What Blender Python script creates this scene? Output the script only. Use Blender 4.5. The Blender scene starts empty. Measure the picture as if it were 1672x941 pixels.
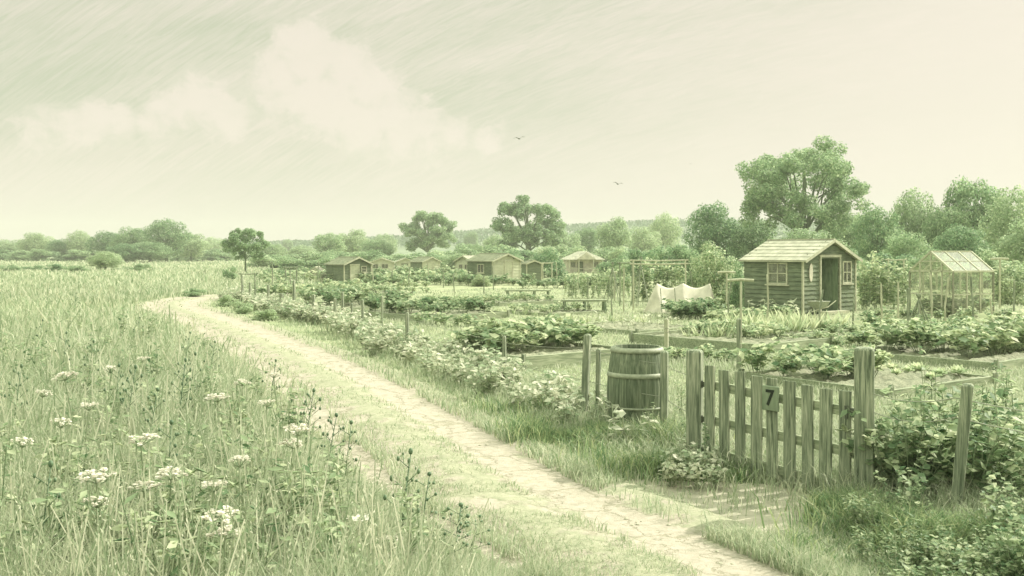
import bpy, math, random
import numpy as np
from mathutils import Vector, Matrix

random.seed(11)
rng = np.random.default_rng(11)
F, H, HZ, CX = 1625.0, 2.1, 412.0, 836.0
R = math.radians
sc = bpy.context.scene
col = sc.collection


def gp(px, py):
    """pixel on the ground -> world x, y"""
    Y = F * H / (py - HZ)
    return ((px - CX) / F * Y, Y)


def wx(px, Y): return (px - CX) / F * Y
def wz(py, Y): return H - (py - HZ) / F * Y


# ------------------------------------------------------------------ materials
def new_mat(name):
    m = bpy.data.materials.new(name)
    m.use_nodes = True
    nt = m.node_tree
    nt.nodes.clear()
    out = nt.nodes.new('ShaderNodeOutputMaterial')
    return m, nt, out


def nd(nt, kind, **kw):
    n = nt.nodes.new(kind)
    for k, v in kw.items():
        if k.startswith('i_'):
            key = k[2:].replace('_', ' ')
            n.inputs[key].default_value = v
        else:
            setattr(n, k, v)
    return n


def ramp(nt, stops):
    r = nt.nodes.new('ShaderNodeValToRGB')
    e = r.color_ramp.elements
    while len(e) < len(stops):
        e.new(0.5)
    for el, (p, c) in zip(e, stops):
        el.position = p
        el.color = (c[0], c[1], c[2], 1)
    return r


def leaf_mat(name, dark, light, transl=0.35, mid=None, shiny=0.25):
    m, nt, out = new_mat(name)
    g = nd(nt, 'ShaderNodeNewGeometry')
    o = nd(nt, 'ShaderNodeObjectInfo')
    stops = [(0.0, dark), (1.0, light)] if mid is None else [(0.0, dark), (0.5, mid), (1.0, light)]
    r = ramp(nt, stops)
    add = nd(nt, 'ShaderNodeMath', operation='MULTIPLY_ADD')
    nt.links.new(o.outputs['Random'], add.inputs[0])
    add.inputs[1].default_value = 0.3
    nt.links.new(g.outputs['Random Per Island'], add.inputs[2])
    sub = nd(nt, 'ShaderNodeMath', operation='MULTIPLY_ADD')
    nt.links.new(add.outputs[0], sub.inputs[0])
    sub.inputs[1].default_value = 0.85
    sub.inputs[2].default_value = -0.05
    nt.links.new(sub.outputs[0], r.inputs[0])
    p = nd(nt, 'ShaderNodeBsdfPrincipled')
    p.inputs['Roughness'].default_value = 0.55
    p.inputs['Specular IOR Level'].default_value = shiny
    t = nd(nt, 'ShaderNodeBsdfTranslucent')
    mx = nd(nt, 'ShaderNodeMixShader')
    mx.inputs[0].default_value = transl
    nt.links.new(r.outputs[0], p.inputs['Base Color'])
    nt.links.new(r.outputs[0], t.inputs['Color'])
    nt.links.new(p.outputs[0], mx.inputs[1])
    nt.links.new(t.outputs[0], mx.inputs[2])
    nt.links.new(mx.outputs[0], out.inputs[0])
    return m


def rough_mat(name, c1, c2, scale=(8, 8, 8), detail=6, rough=0.85, bump=0.3, c3=None, dist=0.02, spec=0.2, knots=False, lo=0.3, hi=0.7):
    """stretched-noise material: wood grain, soil, cloth, stone"""
    m, nt, out = new_mat(name)
    tc = nd(nt, 'ShaderNodeTexCoord')
    mp = nd(nt, 'ShaderNodeMapping')
    mp.inputs['Scale'].default_value = scale
    nt.links.new(tc.outputs['Object'], mp.inputs[0])
    oi = nd(nt, 'ShaderNodeObjectInfo')
    off = nd(nt, 'ShaderNodeVectorMath', operation='SCALE')
    off.inputs[0].default_value = (13.1, 7.7, 5.3)
    nt.links.new(oi.outputs['Random'], off.inputs['Scale'])
    nt.links.new(off.outputs[0], mp.inputs['Location'])
    n1 = nd(nt, 'ShaderNodeTexNoise')
    n1.inputs['Scale'].default_value = 1.0
    n1.inputs['Detail'].default_value = detail
    n1.inputs['Roughness'].default_value = 0.65
    n1.inputs['Distortion'].default_value = 0.6 if knots else 0.1
    nt.links.new(mp.outputs[0], n1.inputs['Vector'])
    n2 = nd(nt, 'ShaderNodeTexNoise')
    n2.inputs['Scale'].default_value = 2.3
    n2.inputs['Detail'].default_value = 3
    nt.links.new(tc.outputs['Object'], n2.inputs['Vector'])
    stops = [(lo, c1), (hi, c2)]
    if c3 is not None:
        stops = [(lo, c1), ((lo + hi) / 2, c3), (hi, c2)]
    r = ramp(nt, stops)
    nt.links.new(n1.outputs['Fac'], r.inputs[0])
    mul = nd(nt, 'ShaderNodeMixRGB', blend_type='MULTIPLY')
    mul.inputs[0].default_value = 0.5
    r2 = ramp(nt, [(0.3, (0.6, 0.62, 0.58)), (0.7, (1.15, 1.15, 1.12))])
    nt.links.new(n2.outputs['Fac'], r2.inputs[0])
    nt.links.new(r.outputs[0], mul.inputs[1])
    nt.links.new(r2.outputs[0], mul.inputs[2])
    p = nd(nt, 'ShaderNodeBsdfPrincipled')
    p.inputs['Roughness'].default_value = rough
    p.inputs['Specular IOR Level'].default_value = spec
    nt.links.new(mul.outputs[0], p.inputs['Base Color'])
    if bump:
        b = nd(nt, 'ShaderNodeBump')
        b.inputs['Strength'].default_value = bump
        b.inputs['Distance'].default_value = dist
        nt.links.new(n1.outputs['Fac'], b.inputs['Height'])
        nt.links.new(b.outputs[0], p.inputs['Normal'])
    nt.links.new(p.outputs[0], out.inputs[0])
    return m


M = {}
M['wood_up'] = rough_mat('weathered upright timber', (0.1, 0.13, 0.085), (0.46, 0.48, 0.36), (46, 46, 2.6), c3=(0.26, 0.3, 0.21), bump=0.6, knots=True, dist=0.012, lo=0.36, hi=0.66)
M['wood_flat'] = rough_mat('weathered lying timber', (0.15, 0.19, 0.115), (0.46, 0.49, 0.35), (2.5, 30, 30), c3=(0.3, 0.345, 0.23), bump=0.4, knots=True, dist=0.01)
M['wood_pale'] = rough_mat('pale bleached timber', (0.34, 0.36, 0.24), (0.6, 0.6, 0.46), (20, 20, 3), bump=0.3, dist=0.01)
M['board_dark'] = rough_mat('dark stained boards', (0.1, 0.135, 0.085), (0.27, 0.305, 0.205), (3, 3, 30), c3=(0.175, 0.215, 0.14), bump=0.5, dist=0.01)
M['board_pale'] = rough_mat('pale sunlit boards', (0.42, 0.46, 0.32), (0.66, 0.67, 0.52), (3, 3, 30), bump=0.4, dist=0.01)  # colour raised to put sunlight on the hut gables; pale huts share it
M['felt'] = rough_mat('pale roof felt', (0.33, 0.345, 0.26), (0.58, 0.57, 0.46), (5, 5, 5), bump=0.3, dist=0.01)
M['felt_dark'] = rough_mat('grey roof felt', (0.17, 0.2, 0.13), (0.33, 0.35, 0.24), (5, 5, 5), bump=0.3, dist=0.01)
M['trim'] = rough_mat('off white painted trim', (0.4, 0.42, 0.3), (0.62, 0.62, 0.48), (10, 10, 10), bump=0.1)
M['soil'] = rough_mat('dug garden soil', (0.13, 0.155, 0.095), (0.36, 0.37, 0.26), (7, 7, 7), detail=9, bump=1.0, dist=0.06)
M['cloth'] = rough_mat('cream fleece cloth', (0.5, 0.49, 0.39), (0.68, 0.65, 0.53), (3, 3, 3), bump=0.15)
M['hill'] = rough_mat('wooded hillside', (0.15, 0.21, 0.13), (0.26, 0.32, 0.21), (0.05, 0.05, 0.05), bump=0)
M['bark'] = rough_mat('tree bark', (0.1, 0.15, 0.085), (0.28, 0.33, 0.22), (14, 14, 2), bump=0.8, dist=0.04)
M['iron'] = rough_mat('dull iron', (0.05, 0.065, 0.045), (0.13, 0.15, 0.1), (15, 15, 15), rough=0.55, bump=0.2, spec=0.5)
M['hoop'] = rough_mat('weathered barrel hoop', (0.22, 0.26, 0.18), (0.42, 0.45, 0.33), (20, 20, 20), rough=0.6, bump=0.2, spec=0.5)
M['barrel'] = rough_mat('old oak staves', (0.07, 0.1, 0.06), (0.31, 0.345, 0.24), (34, 34, 2.2), c3=(0.155, 0.19, 0.125), bump=0.6, knots=True, dist=0.012)
M['wire'] = rough_mat('galvanised wire', (0.2, 0.22, 0.16), (0.34, 0.36, 0.27), (20, 20, 20), rough=0.45, bump=0, spec=0.6)
M['ink'] = rough_mat('black paint', (0.02, 0.03, 0.02), (0.035, 0.045, 0.03), (20, 20, 20), bump=0)
M['plaque'] = rough_mat('painted number board', (0.17, 0.23, 0.145), (0.3, 0.355, 0.25), (22, 22, 4), bump=0.2)
M['stone'] = rough_mat('field stone', (0.34, 0.34, 0.25), (0.58, 0.56, 0.45), (9, 9, 9), bump=0.4)
M['feather'] = rough_mat('dark feathers', (0.08, 0.1, 0.07), (0.15, 0.17, 0.12), (9, 9, 9), bump=0)
M['water'] = rough_mat('dark rain water', (0.03, 0.045, 0.025), (0.05, 0.07, 0.04), (4, 4, 4), rough=0.1, bump=0.05, spec=0.6)
M['interior'] = rough_mat('dim timber lining', (0.1, 0.16, 0.085), (0.24, 0.31, 0.19), (20, 20, 3), bump=0.2)

M['oak'] = leaf_mat('tree leaves', (0.157, 0.264, 0.137), (0.516, 0.618, 0.373), 0.5, (0.297, 0.427, 0.236))
M['willow'] = leaf_mat('pale tree leaves', (0.247, 0.359, 0.202), (0.617, 0.696, 0.454), 0.5, (0.404, 0.517, 0.312))
M['yew'] = leaf_mat('deep green leaves', (0.113, 0.219, 0.111), (0.404, 0.517, 0.292), 0.45, (0.224, 0.354, 0.187))
M['crop'] = leaf_mat('vegetable leaves', (0.138, 0.244, 0.122), (0.734, 0.766, 0.529), 0.5, (0.427, 0.527, 0.314))
M['crop_dark'] = leaf_mat('dark vegetable leaves', (0.109, 0.209, 0.099), (0.616, 0.666, 0.440), 0.48, (0.297, 0.403, 0.225))
M['weed'] = leaf_mat('pale verge leaves', (0.27, 0.37, 0.215), (0.84, 0.83, 0.69), 0.5, (0.58, 0.63, 0.46))
M['bramble'] = leaf_mat('bramble leaves', (0.109, 0.204, 0.099), (0.656, 0.697, 0.476), 0.5, (0.377, 0.477, 0.278))
M['stalk'] = leaf_mat('green stalks', (0.16, 0.24, 0.125), (0.44, 0.49, 0.33), 0.15)
M['bud'] = leaf_mat('dark seed buds', (0.075, 0.14, 0.075), (0.2, 0.28, 0.165), 0.1)
M['petal'] = leaf_mat('cream petals', (0.7, 0.68, 0.58), (0.88, 0.85, 0.76), 0.4)
M['meadow'] = leaf_mat('meadow grass blades', (0.19, 0.285, 0.15), (0.76, 0.75, 0.59), 0.5, (0.43, 0.49, 0.33))
M['verge'] = leaf_mat('verge grass blades', (0.19, 0.28, 0.155), (0.64, 0.65, 0.49), 0.48, (0.39, 0.46, 0.3))
M['lawn'] = leaf_mat('short grass blades', (0.27, 0.345, 0.21), (0.55, 0.57, 0.43), 0.42)
M['dark_grass'] = leaf_mat('rank grass blades', (0.131, 0.228, 0.105), (0.653, 0.653, 0.376), 0.42, (0.288, 0.380, 0.188))
M['farwood'] = leaf_mat('far wood leaves', (0.11, 0.19, 0.105), (0.22, 0.31, 0.185), 0.35)


def glass_mat():
    m, nt, out = new_mat('garden glass')
    t = nd(nt, 'ShaderNodeBsdfTransparent')
    t.inputs[0].default_value = (0.95, 0.97, 0.92, 1)
    g = nd(nt, 'ShaderNodeBsdfGlossy')
    g.inputs['Roughness'].default_value = 0.12
    d = nd(nt, 'ShaderNodeBsdfDiffuse')
    d.inputs[0].default_value = (0.62, 0.65, 0.5, 1)
    tc = nd(nt, 'ShaderNodeTexCoord')
    n = nd(nt, 'ShaderNodeTexNoise')
    n.inputs['Scale'].default_value = 4
    nt.links.new(tc.outputs['Object'], n.inputs['Vector'])
    r = ramp(nt, [(0.35, (0.08, 0.08, 0.08)), (0.7, (0.26, 0.26, 0.26))])
    nt.links.new(n.outputs['Fac'], r.inputs[0])
    m1 = nd(nt, 'ShaderNodeMixShader')
    nt.links.new(r.outputs[0], m1.inputs[0])
    nt.links.new(t.outputs[0], m1.inputs[1])
    nt.links.new(d.outputs[0], m1.inputs[2])
    fr = nd(nt, 'ShaderNodeFresnel')
    fr.inputs[0].default_value = 1.45
    m2 = nd(nt, 'ShaderNodeMixShader')
    nt.links.new(fr.outputs[0], m2.inputs[0])
    nt.links.new(m1.outputs[0], m2.inputs[1])
    nt.links.new(g.outputs[0], m2.inputs[2])
    nt.links.new(m2.outputs[0], out.inputs[0])
    return m


M['glass'] = glass_mat()


# ------------------------------------------------------------------ mesh helpers
class MB:
    def __init__(self):
        self.v, self.f, self.mi = [], [], []

    def add(self, vs, fs, mi=0):
        b = len(self.v)
        self.v += [tuple(p) for p in vs]
        self.f += [tuple(i + b for i in f) for f in fs]
        self.mi += [mi] * len(fs)
        return self

    def box(self, c, s, rot=None, mi=0):
        hx, hy, hz = s[0] / 2, s[1] / 2, s[2] / 2
        vs = [Vector((x, y, z)) for z in (-hz, hz) for x, y in ((-hx, -hy), (hx, -hy), (hx, hy), (-hx, hy))]
        if rot is not None:
            vs = [rot @ v for v in vs]
        vs = [v + Vector(c) for v in vs]
        return self.add(vs, [(3, 2, 1, 0), (4, 5, 6, 7), (0, 1, 5, 4), (1, 2, 6, 5), (2, 3, 7, 6), (3, 0, 4, 7)], mi)

    def beam(self, a, b, w, h, up=(0, 0, 1), mi=0):
        a, b = Vector(a), Vector(b)
        d = (b - a)
        L = d.length
        z = d.normalized()
        u = Vector(up)
        if abs(z.dot(u)) > 0.98:
            u = Vector((1, 0, 0))
        x = u.cross(z).normalized()
        y = z.cross(x)
        rot = Matrix((x, y, z)).transposed()
        return self.box((a + b) / 2, (w, h, L), rot, mi)

    def tube(self, pts, rad, n=6, mi=0, cap=True):
        pts = [Vector(p) for p in pts]
        if not hasattr(rad, '__len__'):
            rad = [rad] * len(pts)
        vs, fs = [], []
        for i, p in enumerate(pts):
            d = (pts[min(i + 1, len(pts) - 1)] - pts[max(i - 1, 0)])
            d = d.normalized() if d.length > 1e-9 else Vector((0, 0, 1))
            u = Vector((0, 0, 1)) if abs(d.z) < 0.9 else Vector((1, 0, 0))
            x = u.cross(d).normalized()
            y = d.cross(x)
            for k in range(n):
                a = 2 * math.pi * k / n
                vs.append(p + x * (math.cos(a) * rad[i]) + y * (math.sin(a) * rad[i]))
        for i in range(len(pts) - 1):
            for k in range(n):
                k2 = (k + 1) % n
                fs.append((i * n + k, i * n + k2, (i + 1) * n + k2, (i + 1) * n + k))
        if cap:
            fs.append(tuple(range(n - 1, -1, -1)))
            fs.append(tuple((len(pts) - 1) * n + k for k in range(n)))
        return self.add(vs, fs, mi)

    def lathe(self, prof, n=48, rfun=None, mi=0):
        vs, fs = [], []
        for (r, z) in prof:
            for k in range(n):
                a = 2 * math.pi * k / n
                rr = r * (rfun(k) if rfun else 1)
                vs.append((rr * math.cos(a), rr * math.sin(a), z))
        for i in range(len(prof) - 1):
            for k in range(n):
                k2 = (k + 1) % n
                fs.append((i * n + k, i * n + k2, (i + 1) * n + k2, (i + 1) * n + k))
        return self.add(vs, fs, mi)

    def ball(self, c, r, n=6, mi=0, sz=1.0):
        vs, fs = [(c[0], c[1], c[2] - r * sz)], []
        rings = 3
        for i in range(1, rings + 1):
            t = math.pi * i / (rings + 1)
            for k in range(n):
                a = 2 * math.pi * k / n
                vs.append((c[0] + r * math.sin(t) * math.cos(a), c[1] + r * math.sin(t) * math.sin(a), c[2] - r * sz * math.cos(t)))
        vs.append((c[0], c[1], c[2] + r * sz))
        for k in range(n):
            fs.append((0, 1 + (k + 1) % n, 1 + k))
            for i in range(rings - 1):
                a, b = 1 + i * n, 1 + (i + 1) * n
                fs.append((a + k, a + (k + 1) % n, b + (k + 1) % n, b + k))
            a = 1 + (rings - 1) * n
            fs.append((a + k, a + (k + 1) % n, len(vs) - 1))
        return self.add(vs, fs, mi)

    def mesh(self, name, mats, smooth=False):
        me = bpy.data.meshes.new(name)
        me.from_pydata(self.v, [], self.f)
        for m in (mats if isinstance(mats, (list, tuple)) else [mats]):
            me.materials.append(m)
        if any(self.mi):
            me.polygons.foreach_set('material_index', self.mi)
        if smooth:
            me.polygons.foreach_set('use_smooth', [True] * len(me.polygons))
        me.update()
        return me

    def build(self, name, mats, parent=None, smooth=False, loc=None, rz=0, bevel=0):
        o = bpy.data.objects.new(name, self.mesh(name, mats, smooth))
        col.objects.link(o)
        if parent is not None:
            o.parent = parent
        if loc is not None:
            o.location = loc
            o.rotation_euler.z = rz
        if bevel:
            b = o.modifiers.new('bevel', 'BEVEL')
            b.width = bevel
            b.segments = 1
            b.limit_method = 'ANGLE'
        return o


def np_mesh(name, V, loops, starts, mats, mi=None, smooth=False):
    me = bpy.data.meshes.new(name)
    me.vertices.add(len(V))
    me.vertices.foreach_set('co', np.ascontiguousarray(V, dtype=np.float32).ravel())
    me.loops.add(len(loops))
    me.loops.foreach_set('vertex_index', np.ascontiguousarray(loops, dtype=np.int32))
    me.polygons.add(len(starts))
    me.polygons.foreach_set('loop_start', np.ascontiguousarray(starts, dtype=np.int32))
    for m in (mats if isinstance(mats, (list, tuple)) else [mats]):
        me.materials.append(m)
    if mi is not None:
        me.polygons.foreach_set('material_index', np.ascontiguousarray(mi, dtype=np.int32))
    me.update(calc_edges=True)
    if smooth:
        me.polygons.foreach_set('use_smooth', np.ones(len(starts), dtype=bool))
    return me


def unit(a):
    return a / np.maximum(np.linalg.norm(a, axis=1, keepdims=True), 1e-9)


def leaf_arrays(c, nrm, size, aspect=0.6, d=None, fold=0.0):
    """c centres, nrm normals, size per leaf -> verts, quads (diamond, optionally folded)"""
    N = len(c)
    nrm = unit(nrm)
    if d is None:
        d = rng.normal(size=(N, 3))
    d = d - nrm * np.sum(d * nrm, axis=1, keepdims=True)
    d = unit(d)
    t = np.cross(nrm, d)
    s = np.asarray(size).reshape(-1, 1) * np.ones((N, 1))
    if fold == 0:
        V = np.stack([c - d * s * 0.5, c + t * s * aspect * 0.5, c + d * s * 0.5, c - t * s * aspect * 0.5], axis=1)
        q = np.arange(N * 4).reshape(N, 4)
        return V.reshape(-1, 3), q
    rib = c - nrm * s * fold
    V = np.stack([c - d * s * 0.5, c + t * s * aspect * 0.5 - d * s * 0.06, c + d * s * 0.5 - nrm * s * fold * 0.8,
                  c - t * s * aspect * 0.5 - d * s * 0.06, rib], axis=1)
    b = (np.arange(N) * 5).reshape(N, 1)
    q = np.concatenate([b + np.array([[0, 4, 2, 1]]), b + np.array([[0, 3, 2, 4]])], axis=1).reshape(-1, 4)
    return V.reshape(-1, 3), q


def quads_mesh(name, parts, mats):
    """parts: list of (V, quads, material index)"""
    Vs, Qs, mi, b = [], [], [], 0
    for V, q, k in parts:
        Vs.append(V)
        Qs.append(q + b)
        mi.append(np.full(len(q), k))
        b += len(V)
    Q = np.concatenate(Qs)
    return np_mesh(name, np.concatenate(Vs), Q.ravel(), np.arange(len(Q)) * 4, mats, np.concatenate(mi))


def mb_quads(mb):
    """tube-only MB -> arrays (caps must be off)"""
    return np.array(mb.v), np.array(mb.f)


def tag(o, label=None, cat=None, group=None, kind=None):
    if label: o['label'] = label
    if cat: o['category'] = cat
    if group: o['group'] = group
    if kind: o['kind'] = kind
    return o


def empty(name, loc, rz=0, label=None, cat=None, group=None):
    o = bpy.data.objects.new(name, None)
    o.empty_display_size = 0.2
    o.location = loc
    o.rotation_euler.z = rz
    col.objects.link(o)
    return tag(o, label, cat, group)


def link(name, me, parent=None, loc=(0, 0, 0), rz=0, scale=(1, 1, 1)):
    o = bpy.data.objects.new(name, me)
    col.objects.link(o)
    o.location = loc
    o.rotation_euler.z = rz
    o.scale = scale
    if parent is not None:
        o.parent = parent
    return o


# ------------------------------------------------------------------ track line
rut = [(4.2, 0.5), (3.2, 2.6), (2.0, 5.2), (1.445, 6.45), (0.98, 7.45), (0.244, 9.03), (-1.06, 12.7), (-3.08, 18.1), (-6.0, 24.7),
       (-9.2, 31.6), (-12.3, 38.0), (-13.6, 43.0), (-13.2, 47.0), (-11.0, 50.5), (-6.0, 53.5)]
P = np.array(rut, float)
tang = np.gradient(P, axis=0)
tang = unit(tang)
left = np.stack([-tang[:, 1], tang[:, 0]], axis=1)
ctrl = P + left * 0.62


def catmull(pts, k=10):
    pts = np.vstack([2 * pts[0] - pts[1], pts, 2 * pts[-1] - pts[-2]])
    out = []
    for i in range(1, len(pts) - 2):
        p0, p1, p2, p3 = pts[i - 1:i + 3]
        for j in range(k):
            t = j / k
            out.append(0.5 * (2 * p1 + (p2 - p0) * t + (2 * p0 - 5 * p1 + 4 * p2 - p3) * t * t + (3 * p1 - p0 - 3 * p2 + p3) * t ** 3))
    out.append(pts[-2])
    return np.array(out)


line = catmull(ctrl, 10)


def track_dist(xy):
    """signed distance to the track centre: positive = left of it"""
    a, b = line[:-1], line[1:]
    ab = b - a
    L2 = np.sum(ab * ab, axis=1)
    best = np.full(len(xy), 1e9)
    sgn = np.ones(len(xy))
    for i in range(len(a)):
        r = xy - a[i]
        t = np.clip((r @ ab[i]) / L2[i], 0, 1)
        d = r - t[:, None] * ab[i]
        dist = np.hypot(d[:, 0], d[:, 1])
        cr = ab[i, 0] * r[:, 1] - ab[i, 1] * r[:, 0]
        m = dist < best
        best[m] = dist[m]
        sgn[m] = np.where(cr[m] >= 0, 1, -1)
    return best * sgn


fence_px = [(1131, 762), (1084, 722), (955, 686), (824, 634), (664, 578), (592, 543), (547, 529), (512, 522), (459, 510), (430, 503), (405, 496), (385, 488)]
fence_xy = [gp(*p) for p in fence_px]
GATE_L, GATE_R = (1.80, 9.8), (2.93, 8.28)
FL = np.array([(4.9, 6.0), gp(1555, 858), GATE_R, GATE_L] + fence_xy[1:])


def fence_side(xy):
    """distance to fence line, positive on the track side"""
    a, b = FL[:-1], FL[1:]
    best = np.full(len(xy), 1e9)
    sgn = np.ones(len(xy))
    for i in range(len(a)):
        ab = b[i] - a[i]
        r = xy - a[i]
        t = np.clip((r @ ab) / (ab @ ab), 0, 1)
        d = r - t[:, None] * ab
        dist = np.hypot(d[:, 0], d[:, 1])
        cr = ab[0] * r[:, 1] - ab[1] * r[:, 0]
        m = dist < best
        best[m] = dist[m]
        sgn[m] = np.where(cr[m] >= 0, 1, -1)
    return best * sgn


# ------------------------------------------------------------------ ground
def ground_mat():
    m, nt, out = new_mat('field ground')
    tc = nd(nt, 'ShaderNodeTexCoord')
    n1 = nd(nt, 'ShaderNodeTexNoise'); n1.inputs['Scale'].default_value = 0.35; n1.inputs['Detail'].default_value = 8
    n1.inputs['Roughness'].default_value = 0.7
    n2 = nd(nt, 'ShaderNodeTexNoise'); n2.inputs['Scale'].default_value = 9; n2.inputs['Detail'].default_value = 8
    n2.inputs['Roughness'].default_value = 0.75
    mp = nd(nt, 'ShaderNodeMapping'); mp.inputs['Scale'].default_value = (0.006, 0.028, 1); mp.inputs['Rotation'].default_value = (0, 0, 0.12)
    n3 = nd(nt, 'ShaderNodeTexNoise'); n3.inputs['Scale'].default_value = 1; n3.inputs['Detail'].default_value = 3
    nt.links.new(tc.outputs['Object'], n1.inputs[0]); nt.links.new(tc.outputs['Object'], n2.inputs[0])
    nt.links.new(tc.outputs['Object'], mp.inputs[0]); nt.links.new(mp.outputs[0], n3.inputs[0])
    r1 = ramp(nt, [(0.3, (0.24, 0.295, 0.185)), (0.5, (0.33, 0.36, 0.25)), (0.7, (0.41, 0.42, 0.31))])
    nt.links.new(n1.outputs['Fac'], r1.inputs[0])
    r2 = ramp(nt, [(0.3, (0.6, 0.65, 0.55)), (0.7, (1.2, 1.2, 1.15))])
    nt.links.new(n2.outputs['Fac'], r2.inputs[0])
    r3 = ramp(nt, [(0.38, (0.82, 0.9, 0.75)), (0.6, (1.2, 1.15, 1.1))])
    nt.links.new(n3.outputs['Fac'], r3.inputs[0])
    a = nd(nt, 'ShaderNodeMixRGB', blend_type='MULTIPLY'); a.inputs[0].default_value = 0.75
    b = nd(nt, 'ShaderNodeMixRGB', blend_type='MULTIPLY'); b.inputs[0].default_value = 0.9
    nt.links.new(r1.outputs[0], a.inputs[1]); nt.links.new(r2.outputs[0], a.inputs[2])
    nt.links.new(a.outputs[0], b.inputs[1]); nt.links.new(r3.outputs[0], b.inputs[2])
    p = nd(nt, 'ShaderNodeBsdfPrincipled'); p.inputs['Roughness'].default_value = 0.95; p.inputs['Specular IOR Level'].default_value = 0.1
    bm = nd(nt, 'ShaderNodeBump'); bm.inputs['Strength'].default_value = 0.7; bm.inputs['Distance'].default_value = 0.05
    nt.links.new(n2.outputs['Fac'], bm.inputs['Height']); nt.links.new(bm.outputs[0], p.inputs['Normal'])
    nt.links.new(b.outputs[0], p.inputs['Base Color'])
    nt.links.new(p.outputs[0], out.inputs[0])
    return m


M['ground'] = ground_mat()
g = MB()
xs = list(range(-1500, 1501, 100)); ys = list(range(-300, 2401, 100))
vs = [(x, y, 0) for y in ys for x in xs]
nx = len(xs)
fs = [(j * nx + i, j * nx + i + 1, (j + 1) * nx + i + 1, (j + 1) * nx + i) for j in range(len(ys) - 1) for i in range(nx - 1)]
g.add(vs, fs)
tag(g.build('ground', M['ground']), 'flat pale grassland spreading to the hills', 'ground', kind='structure')


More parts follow.
